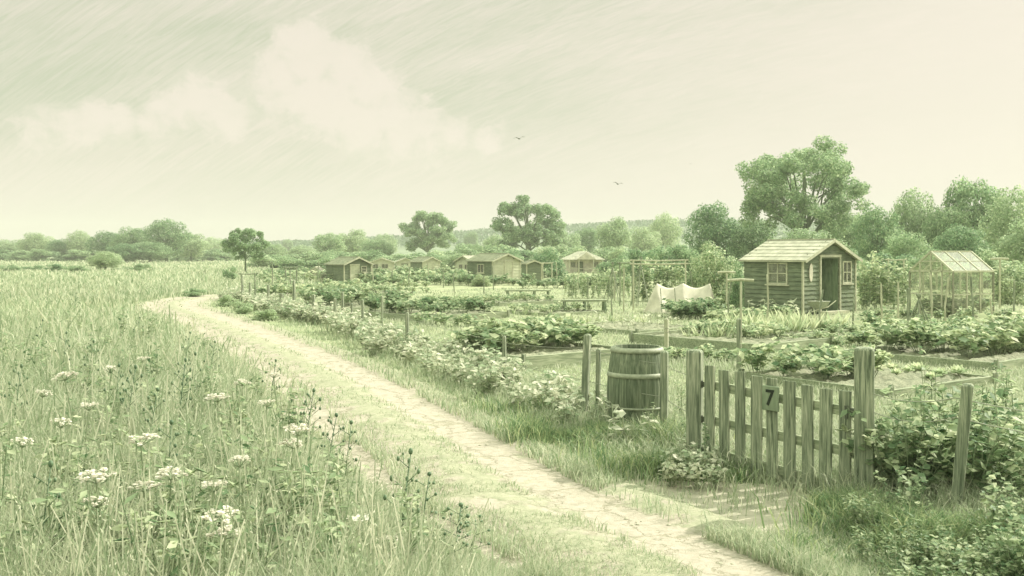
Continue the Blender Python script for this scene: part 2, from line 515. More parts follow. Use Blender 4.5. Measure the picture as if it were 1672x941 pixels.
def track_mat():
    m, nt, out = new_mat('dry earth track')
    tc = nd(nt, 'ShaderNodeTexCoord')
    uv = nd(nt, 'ShaderNodeUVMap')
    sp = nd(nt, 'ShaderNodeSeparateXYZ')
    nt.links.new(uv.outputs[0], sp.inputs[0])
    nz = nd(nt, 'ShaderNodeTexNoise'); nz.inputs['Scale'].default_value = 2.4; nz.inputs['Detail'].default_value = 6; nz.inputs['Roughness'].default_value = 0.65
    nt.links.new(tc.outputs['Object'], nz.inputs[0])
    # |u| in 0..1 ; ruts lie around 0.48
    s1 = nd(nt, 'ShaderNodeMath', operation='SUBTRACT'); s1.inputs[1].default_value = 0.5
    nt.links.new(sp.outputs[0], s1.inputs[0])
    ab = nd(nt, 'ShaderNodeMath', operation='ABSOLUTE'); nt.links.new(s1.outputs[0], ab.inputs[0])
    s2 = nd(nt, 'ShaderNodeMath', operation='SUBTRACT'); s2.inputs[1].default_value = 0.235
    nt.links.new(ab.outputs[0], s2.inputs[0])
    ab2 = nd(nt, 'ShaderNodeMath', operation='ABSOLUTE'); nt.links.new(s2.outputs[0], ab2.inputs[0])
    ad = nd(nt, 'ShaderNodeMath', operation='MULTIPLY_ADD'); ad.inputs[1].default_value = 0.62; nt.links.new(nz.outputs['Fac'], ad.inputs[0])
    sg = nd(nt, 'ShaderNodeMath', operation='LESS_THAN'); sg.inputs[1].default_value = 0.0
    nt.links.new(s1.outputs[0], sg.inputs[0])
    sa = nd(nt, 'ShaderNodeMath', operation='MULTIPLY_ADD'); sa.inputs[1].default_value = -0.02; nt.links.new(sg.outputs[0], sa.inputs[0]); nt.links.new(ab2.outputs[0], sa.inputs[2])
    sb = nd(nt, 'ShaderNodeMath', operation='ADD'); sb.inputs[1].default_value = -0.03; nt.links.new(sa.outputs[0], sb.inputs[0])
    nt.links.new(sb.outputs[0], ad.inputs[2])
    mask = ramp(nt, [(0.385, (1, 1, 1)), (0.45, (0, 0, 0))])
    nt.links.new(ad.outputs[0], mask.inputs[0])
    # cracks and clods, stretched along the track
    mp = nd(nt, 'ShaderNodeMapping'); mp.inputs['Scale'].default_value = (7, 1.4, 1)
    cmb = nd(nt, 'ShaderNodeCombineXYZ')
    nt.links.new(sp.outputs[0], cmb.inputs[0]); nt.links.new(sp.outputs[1], cmb.inputs[1])
    dn = nd(nt, 'ShaderNodeMixRGB', blend_type='ADD'); dn.inputs[0].default_value = 0.35
    nt.links.new(cmb.outputs[0], dn.inputs[1]); nt.links.new(nz.outputs['Color'], dn.inputs[2])
    nt.links.new(dn.outputs[0], mp.inputs[0])
    vo = nd(nt, 'ShaderNodeTexVoronoi', feature='DISTANCE_TO_EDGE'); vo.inputs['Scale'].default_value = 1.0
    nt.links.new(mp.outputs[0], vo.inputs['Vector'])
    crack = ramp(nt, [(0.0, (0.55, 0.6, 0.48)), (0.045, (1, 1, 1))])
    nt.links.new(vo.outputs['Distance'], crack.inputs[0])
    n2 = nd(nt, 'ShaderNodeTexNoise'); n2.inputs['Scale'].default_value = 9; n2.inputs['Detail'].default_value = 10; n2.inputs['Roughness'].default_value = 0.78
    nt.links.new(tc.outputs['Object'], n2.inputs[0])
    dirt = ramp(nt, [(0.3, (0.27, 0.265, 0.205)), (0.52, (0.41, 0.375, 0.305)), (0.72, (0.5, 0.45, 0.375))])
    nt.links.new(n2.outputs['Fac'], dirt.inputs[0])
    mu = nd(nt, 'ShaderNodeMixRGB', blend_type='MULTIPLY'); mu.inputs[0].default_value = 0.65
    nt.links.new(dirt.outputs[0], mu.inputs[1]); nt.links.new(crack.outputs[0], mu.inputs[2])
    turf = ramp(nt, [(0.35, (0.25, 0.275, 0.18)), (0.65, (0.41, 0.405, 0.295))])
    nt.links.new(n2.outputs['Fac'], turf.inputs[0])
    mix = nd(nt, 'ShaderNodeMixRGB')
    nt.links.new(mask.outputs[0], mix.inputs[0]); nt.links.new(turf.outputs[0], mix.inputs[1]); nt.links.new(mu.outputs[0], mix.inputs[2])
    hsum = nd(nt, 'ShaderNodeMath', operation='MULTIPLY_ADD'); hsum.inputs[1].default_value = 1.0
    nt.links.new(n2.outputs['Fac'], hsum.inputs[0]); nt.links.new(crack.outputs[0], hsum.inputs[2])
    bm = nd(nt, 'ShaderNodeBump'); bm.inputs['Strength'].default_value = 0.6; bm.inputs['Distance'].default_value = 0.03
    nt.links.new(hsum.outputs[0], bm.inputs['Height'])
    p = nd(nt, 'ShaderNodeBsdfPrincipled'); p.inputs['Roughness'].default_value = 0.95; p.inputs['Specular IOR Level'].default_value = 0.1
    nt.links.new(mix.outputs[0], p.inputs['Base Color']); nt.links.new(bm.outputs[0], p.inputs['Normal'])
    nt.links.new(p.outputs[0], out.inputs[0])
    return m


M['track'] = track_mat()
HW = 1.45
fine = catmull(ctrl, 26)
tn = unit(np.gradient(fine, axis=0))
ln = np.stack([-tn[:, 1], tn[:, 0]], axis=1)
arc = np.concatenate([[0], np.cumsum(np.hypot(*np.diff(fine, axis=0).T))])
K = 19
vs, uvs = [], []
for i in range(len(fine)):
    for k in range(K):
        u = -1 + 2 * k / (K - 1)
        prof = 0.008 + 0.045 * math.exp(-(u / 0.22) ** 2) + 0.03 * max(0, 1 - ((abs(u) - 0.86) / 0.14) ** 2)
        prof += 0.012 * math.sin(arc[i] * 1.9 + u * 5) * (1 - u * u) * 0.5 + 0.006 * (1 - u * u)
        if abs(u) > 0.99: prof = 0.005
        q = fine[i] - ln[i] * u * HW
        vs.append((q[0], q[1], max(prof, 0.005)))
        uvs.append(((u + 1) / 2, arc[i]))
fs = [(i * K + k, i * K + k + 1, (i + 1) * K + k + 1, (i + 1) * K + k) for i in range(len(fine) - 1) for k in range(K - 1)]
tb = MB(); tb.add(vs, fs)
tme = tb.mesh('track', M['track'], True)
ul = tme.uv_layers.new(name='UVMap')
idx = np.zeros(len(tme.loops), dtype=np.int32); tme.loops.foreach_get('vertex_index', idx)
ul.data.foreach_set('uv', np.array(uvs, dtype=np.float32)[idx].ravel())
tag(link('track', tme), 'rutted pale earth track winding past the allotments', 'track', kind='structure')


# ------------------------------------------------------------------ grass
def blades_mesh(name, xy, h, w, lean, mat, z0=0.0):
    N = len(xy)
    az = rng.uniform(0, 2 * math.pi, N)
    fa = rng.uniform(0, 2 * math.pi, N)
    dx, dy = np.cos(az), np.sin(az)
    wx_, wy_ = np.cos(fa) * w / 2, np.sin(fa) * w / 2
    base = np.stack([xy[:, 0], xy[:, 1], np.full(N, z0)], 1)
    off = np.stack([dx, dy, np.zeros(N)], 1)
    wid = np.stack([wx_, wy_, np.zeros(N)], 1)
    up = np.array([[0, 0, 1.0]])
    m1 = base + off * (lean * h * 0.28)[:, None] + up * (h * 0.58)[:, None]
    tip = base + off * (lean * h)[:, None] + up * (h * (1 - 0.25 * lean))[:, None]
    V = np.stack([base - wid, base + wid, m1 - wid * 0.75, m1 + wid * 0.75, tip], axis=1).reshape(-1, 3)
    b = (np.arange(N) * 5)[:, None]
    loops = (b + np.array([[0, 1, 3, 2, 2, 3, 4]])).ravel()
    st = ((np.arange(N) * 7)[:, None] + np.array([[0, 4]])).ravel()
    return np_mesh(name, V, loops, st, mat)


def screen_points(n, x0, x1, y0, y1):
    px = rng.uniform(x0, x1, n); py = rng.uniform(y0, y1, n)
    Y = F * H / (py - HZ)
    return np.stack([(px - CX) / F * Y, Y], 1)


def vnoise(xy, s, seed=0):
    """cheap smooth pseudo-noise 0..1"""
    x, y = xy[:, 0] * s, xy[:, 1] * s
    r = np.random.default_rng(seed)
    v = np.zeros(len(xy))
    for _ in range(6):
        a = r.uniform(0, 6.28); f = r.uniform(0.6, 2.2); ph = r.uniform(0, 6.28)
        v += np.sin((x * math.cos(a) + y * math.sin(a)) * f + ph)
    return np.clip(v / 6 * 0.9 + 0.5, 0, 1)


# tall meadow left of the track
xy = np.concatenate([screen_points(250000, -120, 1150, 462, 1330), screen_points(40000, -120, 700, 444, 500)])
xy = np.concatenate([xy, screen_points(16000, -140, 440, 423, 447)])
d = track_dist(xy)
keep = (d > np.where(xy[:, 1] < 8.5, 0.6, 1.12) + 0.45 * vnoise(xy, 1.3, 3)) & ~((xy[:, 1] > 48) & (xy[:, 0] > -8.5 - (xy[:, 1] - 48) * 0.27))
xy, d = xy[keep], d[keep]
cl = vnoise(xy, 0.9, 5)
h = rng.uniform(0.2, 0.68, len(xy)) * (0.5 + 0.42 * cl + 0.42 * vnoise(xy, 3.1, 61)) * np.clip((d - 0.6) / 1.0, 0.25, 1)
h *= np.where(xy[:, 1] > 30, 0.75, 1)
w = np.maximum(0.006, 0.0011 * xy[:, 1]) * rng.uniform(0.7, 1.5, len(xy))
big_ = rng.random(len(xy)) < 0.05
h = np.where(big_ & (d > 2), h * 1.25, h); w = np.where(big_, w * 1.7, w)
tag(link('meadow_grass', blades_mesh('meadow_grass', xy, h, w, rng.uniform(0.08, 0.75, len(xy)), M['meadow'])),
    'tall pale meadow grass filling the field left of the track', 'grass', kind='stuff')

sel = rng.choice(len(xy), 2600, replace=False)
sel = sel[(d[sel] > 1.5) & (xy[sel, 1] < 42) & (xy[sel, 1] > 4.6)]
hx2 = xy[sel]; N_ = len(hx2)
hh_ = rng.uniform(0.5, 0.88, N_); ln_x = rng.normal(0, 0.13, N_); ln_y = rng.normal(0, 0.13, N_)
V_, q_, b_ = [], [], 0
wd_ = np.maximum(0.0035, 0.0006 * hx2[:, 1])
for f0, f1 in ((0, 0.5), (0.5, 1.0)):
    p0 = np.stack([hx2[:, 0] + ln_x * f0 ** 2, hx2[:, 1] + ln_y * f0 ** 2, hh_ * f0], 1); p1 = np.stack([hx2[:, 0] + ln_x * f1 ** 2, hx2[:, 1] + ln_y * f1 ** 2, hh_ * f1], 1)
    w_2 = np.stack([wd_, wd_ * 0.3, wd_ * 0], 1)
    V_.append(np.stack([p0 - w_2, p0 + w_2, p1 + w_2 * 0.8, p1 - w_2 * 0.8], 1).reshape(-1, 3)); q_.append(np.arange(N_ * 4).reshape(N_, 4) + b_); b_ += N_ * 4
for k in range(7):
    f = 0.8 + 0.2 * k / 6
    c_ = np.stack([hx2[:, 0] + ln_x * f ** 2, hx2[:, 1] + ln_y * f ** 2, hh_ * f], 1) + rng.normal(size=(N_, 3)) * 0.012
    dd_ = np.stack([rng.normal(0, 0.5, N_), rng.normal(0, 0.5, N_), np.ones(N_)], 1)
    V1, q1 = leaf_arrays(c_, rng.normal(size=(N_, 3)), np.maximum(0.03, 0.0032 * hx2[:, 1]), 0.26, dd_)
    V_.append(V1); q_.append(q1 + b_); b_ += len(V1)
tag(link('seed_grass', quads_mesh('seed_grass', [(np.concatenate(V_), np.concatenate(q_), 0)], [M['meadow']])), 'feathery seed heads standing above the meadow grass', 'grass', kind='stuff')

# grass on and beside the track
xy = screen_points(330000, 150, 1750, 478, 1250)
d = track_dist(xy)
fsd = fence_side(xy)
tuft = vnoise(xy, 2.6, 8)
tuft2 = vnoise(xy, 5.2, 88)
centre = (d > -0.36) & (d < 0.6) & (tuft * 0.5 + tuft2 * 0.5 > 0.36)
edge = ((d < -0.92) & (d > -1.5) & (tuft > 0.2)) | ((((d > 0.9) & (d < 1.4) & (tuft > 0.35)) | ((d > 0.5) & (d < 0.95) & (tuft * 0.5 + tuft2 * 0.5 > 0.66))))
verge = (d < -1.2) & (fsd > -0.5) & (tuft > 0.1)
keep = (centre & (rng.random(len(xy)) < 0.75)) | edge | verge
gate_pad = (np.hypot(xy[:, 0] - 1.72, xy[:, 1] - 8.3) < 1.0) & (rng.random(len(xy)) < 0.88)
keep &= ~gate_pad
xy, d, fsd, tuft = xy[keep], d[keep], fsd[keep], tuft[keep]
h = np.where(np.abs(d) < 0.5, rng.uniform(0.03, 0.12, len(xy)), rng.uniform(0.06, 0.2, len(xy)))
near_fence = np.clip(1 - np.maximum(fsd, 0) / 1.1, 0, 1)
h = np.where(d < -1.2, h * (0.6 + 1.3 * near_fence), h)
w = np.maximum(0.005, 0.0009 * xy[:, 1]) * rng.uniform(0.7, 1.4, len(xy))
tag(link('verge_grass', blades_mesh('verge_grass', xy, h, w, rng.uniform(0.2, 0.95, len(xy)), M['verge'], 0.004)),
    'short ragged grass tufts along and between the wheel ruts', 'grass', kind='stuff')

# rank dark grass under the barrel, fence and gate posts
pts = []
for (px, py, n, s) in [(930, 715, 2600, 0.42), (985, 716, 2600, 0.36), (1050, 734, 2600, 0.32), (1110, 765, 3600, 0.36), (1150, 785, 900, 0.2), (880, 672, 1300, 0.45),
                       (1400, 845, 2000, 0.24), (1440, 875, 1500, 0.3), (1500, 905, 1700, 0.36), (1570, 930, 4200, 0.42), (1650, 915, 3000, 0.4)]:
    c = np.array(gp(px, py))
    pts.append(c + rng.normal(size=(n, 2)) * s * np.array([1, 0.75]))
xy = np.concatenate(pts)
keep = (np.abs(track_dist(xy)) > 0.95) & ((np.hypot(xy[:, 0] - 1.66, xy[:, 1] - 8.3) > 0.8) | (rng.random(len(xy)) < 0.06))
xy = xy[keep]
h = rng.uniform(0.06, 0.24, len(xy)) * (0.45 + 1.3 * vnoise(xy, 4.5, 31))
tag(link('rank_grass', blades_mesh('rank_grass', xy, h, rng.uniform(0.007, 0.016, len(xy)), rng.uniform(0.2, 1.0, len(xy)), M['dark_grass'])),
    'dark rank grass matted round the barrel and the gate posts', 'grass', kind='stuff')

pad = MB(); n = 40
cx_, cy_ = 1.66, 8.3
vs = [(cx_ + (1.05 + 0.12 * math.sin(3 * a + 1) + 0.07 * math.sin(7 * a)) * math.cos(a) * 0.95, cy_ + (1.05 + 0.1 * math.sin(4 * a) + 0.08 * math.sin(9 * a + 2)) * math.sin(a) * 0.95, 0.0042) for a in [2 * math.pi * k / n for k in range(n)]]
pad.add(vs, [tuple(range(n))])
M['dirt'] = rough_mat('trodden dirt', (0.28, 0.285, 0.21), (0.48, 0.44, 0.355), (6, 6, 6), detail=9, bump=0.7, dist=0.03)
tag(pad.build('path', M['dirt']), 'trodden bare earth in front of the picket gate', 'path', kind='structure')

# beds are needed to keep the lawn off them: (near corner, angle, width, depth, board height)
BEDS = {
    'a': ((0.21, 17.7), 40, 2.7, 2.3, 0.24), 'b': ((-2.67, 29.7), 40, 3.3, 3.6, 0.2), 'c': ((-5.5, 34.1), 42, 3.0, 4.0, 0.2),
    'd': ((5.1, 20.3), 40, 2.5, 3.6, 0.22), 'e': ((3.15, 25.1), 40, 2.5, 2.8, 0.12), 'f': ((5.4, 14.2), 36, 2.8, 2.7, 0.13),
    'g': ((8.5, 17.5), 40, 3.2, 3.0, 0.16), 'h': ((6.7, 23.8), 40, 3.2, 2.5, 0.14), 'i': ((1.2, 32.5), 40, 2.6, 2.2, 0.1), 'j': ((-0.5, 38.5), 40, 3.4, 3.0, 0.14),
    'k': ((-8.0, 46.5), 40, 4.0, 3.0, 0.14),
}


def in_beds(xy, pad=0.05):
    res = np.zeros(len(xy), bool)
    for (c, a, bw, bd, bh) in BEDS.values():
        ca, sa = math.cos(R(a)), math.sin(R(a))
        r = xy - np.array(c)
        lx = r[:, 0] * ca + r[:, 1] * sa
        ly = -r[:, 0] * sa + r[:, 1] * ca
        res |= (lx > -pad) & (lx < bw + pad) & (ly > -pad) & (ly < bd + pad)
    return res


xy = screen_points(230000, 330, 1800, 447, 940)
d = track_dist(xy)
fsd = fence_side(xy)
keep = (fsd < 0.1) & (d < 0) & ~in_beds(xy) & (xy[:, 1] > 5)
xy = xy[keep]
cl = vnoise(xy, 1.0, 21)
h = rng.uniform(0.03, 0.1, len(xy)) * (0.6 + 1.3 * cl)
w = np.maximum(0.006, 0.0011 * xy[:, 1]) * rng.uniform(0.7, 1.4, len(xy))
tag(link('lawn_grass', blades_mesh('lawn_grass', xy, h, w, rng.uniform(0.2, 0.9, len(xy)), M['lawn'])),
    'short mown grass on the paths between the vegetable beds', 'grass', kind='stuff')

# ------------------------------------------------------------------ raised beds
bed_labels = {
    'a': 'raised timber bed behind the barrel, full of big leafy plants', 'b': 'broad timber bed of dark bushy plants in the middle of the plots',
    'c': 'long timber bed of bushy plants nearest the bend in the track', 'd': 'low bare soil bed with timber edges behind the picket gate',
    'e': 'narrow soil bed with bent seedlings in front of the cream cloth tent', 'f': 'bare dug bed edged with thin boards right of the tall gate post',
    'g': 'timber bed with one leafy bush at the right edge of the picture', 'h': 'dark soil bed in front of the big open shed',
    'i': 'flat soil patch beside the nearer plank bench', 'j': 'flat soil patch in front of the farther plank bench', 'k': 'far soil bed near the little glasshouse'}


def make_bed(key):
    (c, a, bw, bd, bh) = BEDS[key]
    t = empty('raised_bed', (c[0], c[1], 0), R(a), bed_labels[key], 'garden bed', 'timber edged vegetable beds')
    th = 0.045
    MB().box((bw / 2, th / 2, bh / 2), (bw, th, bh)).build('board', M['wood_flat'], t, bevel=0.006)
    MB().box((bw / 2, bd - th / 2, bh / 2), (bw, th, bh)).build('board', M['wood_flat'], t, bevel=0.006)
    MB().box((th / 2, bd / 2, bh / 2 - 0.004), (th, bd - 2 * th, bh)).build('board', M['wood_flat'], t, bevel=0.006)
    MB().box((bw - th / 2, bd / 2, bh / 2 - 0.004), (th, bd - 2 * th, bh)).build('board', M['wood_flat'], t, bevel=0.006)
    for (x, y) in ((-0.02, -0.02), (bw + 0.02, -0.02), (-0.02, bd + 0.02), (bw + 0.02, bd + 0.02)):
        MB().box((x, y, bh / 2 + 0.025), (0.06, 0.06, bh + 0.05)).build('corner_peg', M['wood_up'], t)
    n = 36
    vs, fs = [], []
    for j in range(n + 1):
        for i in range(n + 1):
            x = th + (bw - 2 * th) * i / n; y = th + (bd - 2 * th) * j / n
            z = bh * 0.72 + 0.035 * math.sin(y * 2 * math.pi / 0.45) + random.uniform(-0.02, 0.02)
            if i in (0, n) or j in (0, n): z = bh * 0.6
            vs.append((x, y, min(z, bh + 0.05)))
    for j in range(n):
        for i in range(n):
            k = j * (n + 1) + i
            fs.append((k, k + 1, k + n + 2, k + n + 1))
    MB().add(vs, fs).build('soil', M['soil'], t, smooth=True)
    return t


for k in BEDS: make_bed(k)


def bed_pt(key, u, v, z=None):
    (c, a, bw, bd, bh) = BEDS[key]
    ca, sa = math.cos(R(a)), math.sin(R(a))
    x, y = u * bw, v * bd
    return (c[0] + x * ca - y * sa, c[1] + x * sa + y * ca, bh * 0.68 if z is None else z)


# ------------------------------------------------------------------ plants
def plant_mesh(name, mats, stems=7, height=0.5, spread=0.3, leaves=9, size=0.1, aspect=0.62, droop=0.3, rad=0.006, top_bias=0.3, fold=0.1):
    """leafy plant on several stems: quads only; material 0 leaves, 1 stalks"""
    mb = MB()
    C, N, D, S = [], [], [], []
    for s in range(stems):
        a = random.uniform(0, 6.283)
        rr = spread * math.sqrt(random.random())
        hh = height * random.uniform(0.6, 1.05)
        p0 = Vector((rr * 0.25 * math.cos(a), rr * 0.25 * math.sin(a), 0))
        p2 = Vector((rr * math.cos(a), rr * math.sin(a), hh))
        p1 = (p0 + p2) / 2 + Vector((0, 0, hh * 0.12))
        pts = [p0, p1, p2]
        mb.tube(pts, [rad, rad * 0.8, rad * 0.5], 4, cap=False)
        for l in range(leaves):
            t = top_bias + (1 - top_bias) * random.random()
            q = p0.lerp(p1, t * 2) if t < 0.5 else p1.lerp(p2, t * 2 - 1)
            b = random.uniform(0, 6.283)
            dr = Vector((math.cos(b), math.sin(b), random.uniform(-droop, 0.35)))
            sz = size * random.uniform(0.6, 1.3)
            c = q + dr * sz * 0.55
            C.append(c); D.append(dr)
            N.append(Vector((random.gauss(0, 0.45), random.gauss(0, 0.45), 1)))
            S.append(sz)
    V, q = leaf_arrays(np.array(C), np.array(N), np.array(S), aspect, np.array(D), fold)
    tv, tf = mb_quads(mb)
    return quads_mesh(name, [(V, q, 0), (tv, tf, 1)], mats)


def cabbage_mesh(name, mats, n=12, size=0.26):
    C, N, D, S = [], [], [], []
    for i in range(n):
        a = i * 2.4
        t = i / n
        el = 0.25 + 1.0 * t
        dr = Vector((math.cos(a) * math.cos(el), math.sin(a) * math.cos(el), math.sin(el)))
        sz = size * (1.1 - 0.45 * t)
        C.append(dr * sz * 0.5 + Vector((0, 0, 0.05))); D.append(dr)
        N.append(Vector((-math.cos(a) * math.sin(el), -math.sin(a) * math.sin(el), math.cos(el))))
        S.append(sz)
    V, q = leaf_arrays(np.array(C), np.array(N), np.array(S), 0.8, np.array(D), -0.08)
    mb = MB(); mb.tube([(0, 0, 0), (0, 0, 0.1)], 0.02, 5, cap=False)
    tv, tf = mb_quads(mb)
    return quads_mesh(name, [(V, q, 0), (tv, tf, 1)], mats)


def seedling_mesh(name, mats, height=0.4):
    """one bent shoot with a few broad curled leaves"""
    mb = MB()
    pts = [(0, 0, 0), (0.02, 0.01, height * 0.5), (0.05, 0, height * 0.88), (0.11, 0.02, height * 0.98), (0.16, 0.03, height * 0.9)]
    mb.tube(pts, [0.012, 0.01, 0.009, 0.008, 0.005], 5, cap=False)
    C, N, D, S = [], [], [], []
    for k in range(9):
        a = random.uniform(0, 6.28); t = random.uniform(0.25, 1)
        dr = Vector((math.cos(a), math.sin(a), random.uniform(-0.3, 0.4)))
        sz = random.uniform(0.12, 0.2)
        C.append(Vector((0.06 * t, 0, height * t)) + dr * sz * 0.5); D.append(dr); S.append(sz)
        N.append(Vector((random.gauss(0, 0.4), random.gauss(0, 0.4), 1)))
    V, q = leaf_arrays(np.array(C), np.array(N), np.array(S), 0.5, np.array(D), 0.12)
    tv, tf = mb_quads(mb)
    return quads_mesh(name, [(V, q, 0), (tv, tf, 1)], mats)


P_big = [plant_mesh('leafy_vegetable', [M['crop'], M['stalk']], 10, 0.56, 0.4, 17, 0.15, 0.72, 0.5) for _ in range(3)]
P_bush = [plant_mesh('bushy_vegetable', [M['crop_dark'], M['stalk']], 14, 0.48, 0.4, 16, 0.12, 0.7, 0.4) for _ in range(3)]
P_low = [plant_mesh('low_vegetable', [M['crop'], M['stalk']], 8, 0.3, 0.25, 8, 0.12, 0.65, 0.4) for _ in range(3)]
P_cab = [cabbage_mesh('cabbage', [M['crop'], M['stalk']], 13, 0.28) for _ in range(2)]
P_seed = [seedling_mesh('seedling', [M['weed'], M['stalk']], 0.42) for _ in range(3)]
P_weed = [plant_mesh('verge_weed', [M['weed'], M['stalk']], 9, 0.5, 0.3, 12, 0.115, 0.6, 0.4) for _ in range(4)]
P_bram = [plant_mesh('bramble', [M['bramble'], M['stalk']], 13, 0.85, 0.5, 15, 0.1, 0.72, 0.3, rad=0.005, top_bias=0.12) for _ in range(4)]
P_tall = [plant_mesh('tall_weed', [M['bramble'], M['stalk']], 3, 1.15, 0.14, 26, 0.085, 0.5, 0.5, rad=0.006, top_bias=0.15) for _ in range(3)]
P_bean = [plant_mesh('bean_plant', [M['crop'], M['stalk']], 5, 1.7, 0.25, 34, 0.15, 0.7, 0.6, rad=0.008, top_bias=0.08) for _ in range(3)]

def spike_mesh(mats, n=14, size=0.5):
    C, N, D, S = [], [], [], []
    for i in range(n):
        a = random.uniform(0, 6.28); dr = Vector((math.cos(a) * random.uniform(0.1, 0.7), math.sin(a) * random.uniform(0.1, 0.7), 1)).normalized()
        sz = size * random.uniform(0.6, 1.15)
        C.append(dr * sz * 0.5 + Vector((random.uniform(-0.05, 0.05), random.uniform(-0.05, 0.05), 0))); D.append(dr); S.append(sz); N.append(Vector((math.sin(a), -math.cos(a), 0.3)))
    V, q = leaf_arrays(np.array(C), np.array(N), np.array(S), 0.11, np.array(D), 0.03)
    return quads_mesh('leek', [(V, q, 0)], mats)


P_leek = [spike_mesh([M['crop']]) for _ in range(3)]


def scatter(name, meshes, pts, label, cat, group, smin=0.85, smax=1.2, flat=False):
    for p in pts:
        s = random.uniform(smin, smax)
        z = p[2] if len(p) > 2 else 0
        o = link(name, random.choice(meshes), None, (p[0], p[1], z), random.uniform(0, 6.28), (s, s, s * random.uniform(0.85, 1.15)))
        tag(o, label, cat, group)


def jit(u, v, a=0.04):
    return u + random.uniform(-a, a), v + random.uniform(-a, a)


def grid(key, us, vs_, a=0.04):
    return [bed_pt(key, *jit(u, v, a)) for u in us for v in vs_]


lin = lambda a, b, n: [a + (b - a) * i / (n - 1) for i in range(n)]
scatter('leafy_vegetable', P_big, grid('a', lin(0.16, 0.84, 4), lin(0.48, 0.9, 3), 0.06), 'big leaved plant crowding the raised bed behind the barrel', 'vegetable', 'leafy plants in the bed behind the barrel', 0.9, 1.25)
scatter('bushy_vegetable', P_bush, grid('b', lin(0.14, 0.86, 4), lin(0.2, 0.88, 4), 0.06), 'dark bushy plant packed into the broad middle bed', 'vegetable', 'bushy plants in the broad middle bed', 0.75, 1.35)
scatter('bushy_vegetable', P_bush, grid('c', lin(0.15, 0.85, 3), lin(0.2, 0.88, 4), 0.06), 'dark bushy plant packed into the long bed by the track bend', 'vegetable', 'bushy plants in the bed by the track bend', 1.0, 1.4)
scatter('leafy_vegetable', P_big, grid('f', lin(0.1, 0.5, 3), lin(0.52, 0.93, 3), 0.06), 'big pale leaved plant in the bed behind the tall gate post', 'vegetable', 'leafy plants behind the tall gate post', 0.75, 1.05)
scatter('cabbage', P_cab, grid('f', lin(0.66, 0.92, 3), lin(0.2, 0.85, 4)), 'small rosette of leaves in the bare dug bed by the gate post', 'vegetable', 'rosettes in the dug bed', 0.5, 0.75)
scatter('leafy_vegetable', P_big, grid('g', lin(0.3, 0.9, 4), lin(0.3, 0.85, 3)), 'leafy plant massed in the bed at the right edge', 'vegetable', 'leafy plants at the right edge', 0.95, 1.35)
scatter('low_vegetable', P_low, grid('d', lin(0.6, 0.92, 3), lin(0.3, 0.9, 5)), 'low leafy plant in the soil bed behind the picket gate', 'vegetable', 'low plants behind the gate', 0.8, 1.2)
scatter('leek', P_leek, grid('h', lin(0.08, 0.92, 11), lin(0.2, 0.85, 4), 0.02), 'spiky upright plant in the dark bed before the open shed', 'vegetable', 'spiky plants before the open shed', 0.7, 1.1)
scatter('seedling', P_seed, grid('e', lin(0.1, 0.9, 6), lin(0.2, 0.85, 3)), 'bent pale seedling in the narrow bed before the cloth tent', 'seedling', 'seedlings before the cloth tent', 0.6, 0.9)
scatter('low_vegetable', P_low, grid('i', lin(0.1, 0.9, 5), lin(0.2, 0.85, 3)), 'low leafy plant in the soil patch by the nearer plank bench', 'vegetable', 'low plants by the nearer bench', 0.7, 1.2)
scatter('low_vegetable', P_low, grid('j', lin(0.1, 0.9, 6), lin(0.2, 0.85, 3)), 'low leafy plant in the soil patch by the farther plank bench', 'vegetable', 'low plants by the farther bench', 0.8, 1.3)
scatter('low_vegetable', P_low, grid('k', lin(0.1, 0.9, 6), lin(0.2, 0.85, 3)), 'low leafy plant in the far bed by the little glasshouse', 'vegetable', 'low plants by the little glasshouse', 1.0, 1.7)
# rows in open ground
pts = [gp(px + random.uniform(-5, 5), py) for px in range(1160, 1300, 16) for py in (520, 530)]
scatter('low_vegetable', P_low, pts, 'leafy plant in the pale row along the front of the dark shed wall', 'vegetable', 'row of plants before the dark shed wall', 1.0, 1.7)
pts = [gp(px + random.uniform(-4, 4), 517 + random.uniform(-2, 2)) for px in range(1224, 1308, 14)]
scatter('seedling', P_seed, pts, 'curling pale shoot against the dark side wall of the shed', 'seedling', 'curling shoots by the shed wall', 1.0, 1.4)
pts = [gp(px + random.uniform(-6, 6), py + random.uniform(-3, 3)) for px in range(1415, 1680, 19) for py in (522, 536, 550)]
scatter('leafy_vegetable', P_big, pts, 'leafy plant in the crowded rows before the big greenhouse', 'vegetable', 'leafy rows before the greenhouse', 0.45, 0.8)
pts = [gp(px + random.uniform(-6, 6), py + random.uniform(-3, 3)) for px in range(1280, 1420, 17) for py in (548, 566)]
scatter('leafy_vegetable', P_big, pts, 'leafy plant in the rows between the gate and the open shed', 'vegetable', 'leafy rows between gate and shed', 0.4, 0.7)
pts = [gp(px + random.uniform(-5, 5), py) for px in list(range(1408, 1480, 9)) for py in (496, 505)]
scatter('bean_plant', P_bean, pts, 'tall climbing bean plant between the open shed and the greenhouse', 'bean plant', 'climbing beans right of the shed', 0.85, 1.15)
pts = [gp(px + random.uniform(-5, 5), 497) for px in range(1626, 1690, 10)]
scatter('bean_plant', P_bean, pts, 'tall climbing bean plant right of the greenhouse', 'bean plant', 'climbing beans right of the greenhouse', 0.8, 1.1)
pts = [gp(px + random.uniform(-3, 3), 492) for px in range(1040, 1120, 8)]
scatter('bean_plant', P_bean, pts, 'climbing plant trained up the railed timber frame', 'bean plant', 'climbers on the railed frame', 0.85, 1.1)
pts = [gp(px + random.uniform(-4, 4), py) for px in range(925, 1032, 9) for py in (478, 487)]
scatter('bean_plant', P_bean, pts, 'climbing plant in the rows left of the railed frame', 'bean plant', 'climbing rows left of the railed frame', 0.45, 0.75)
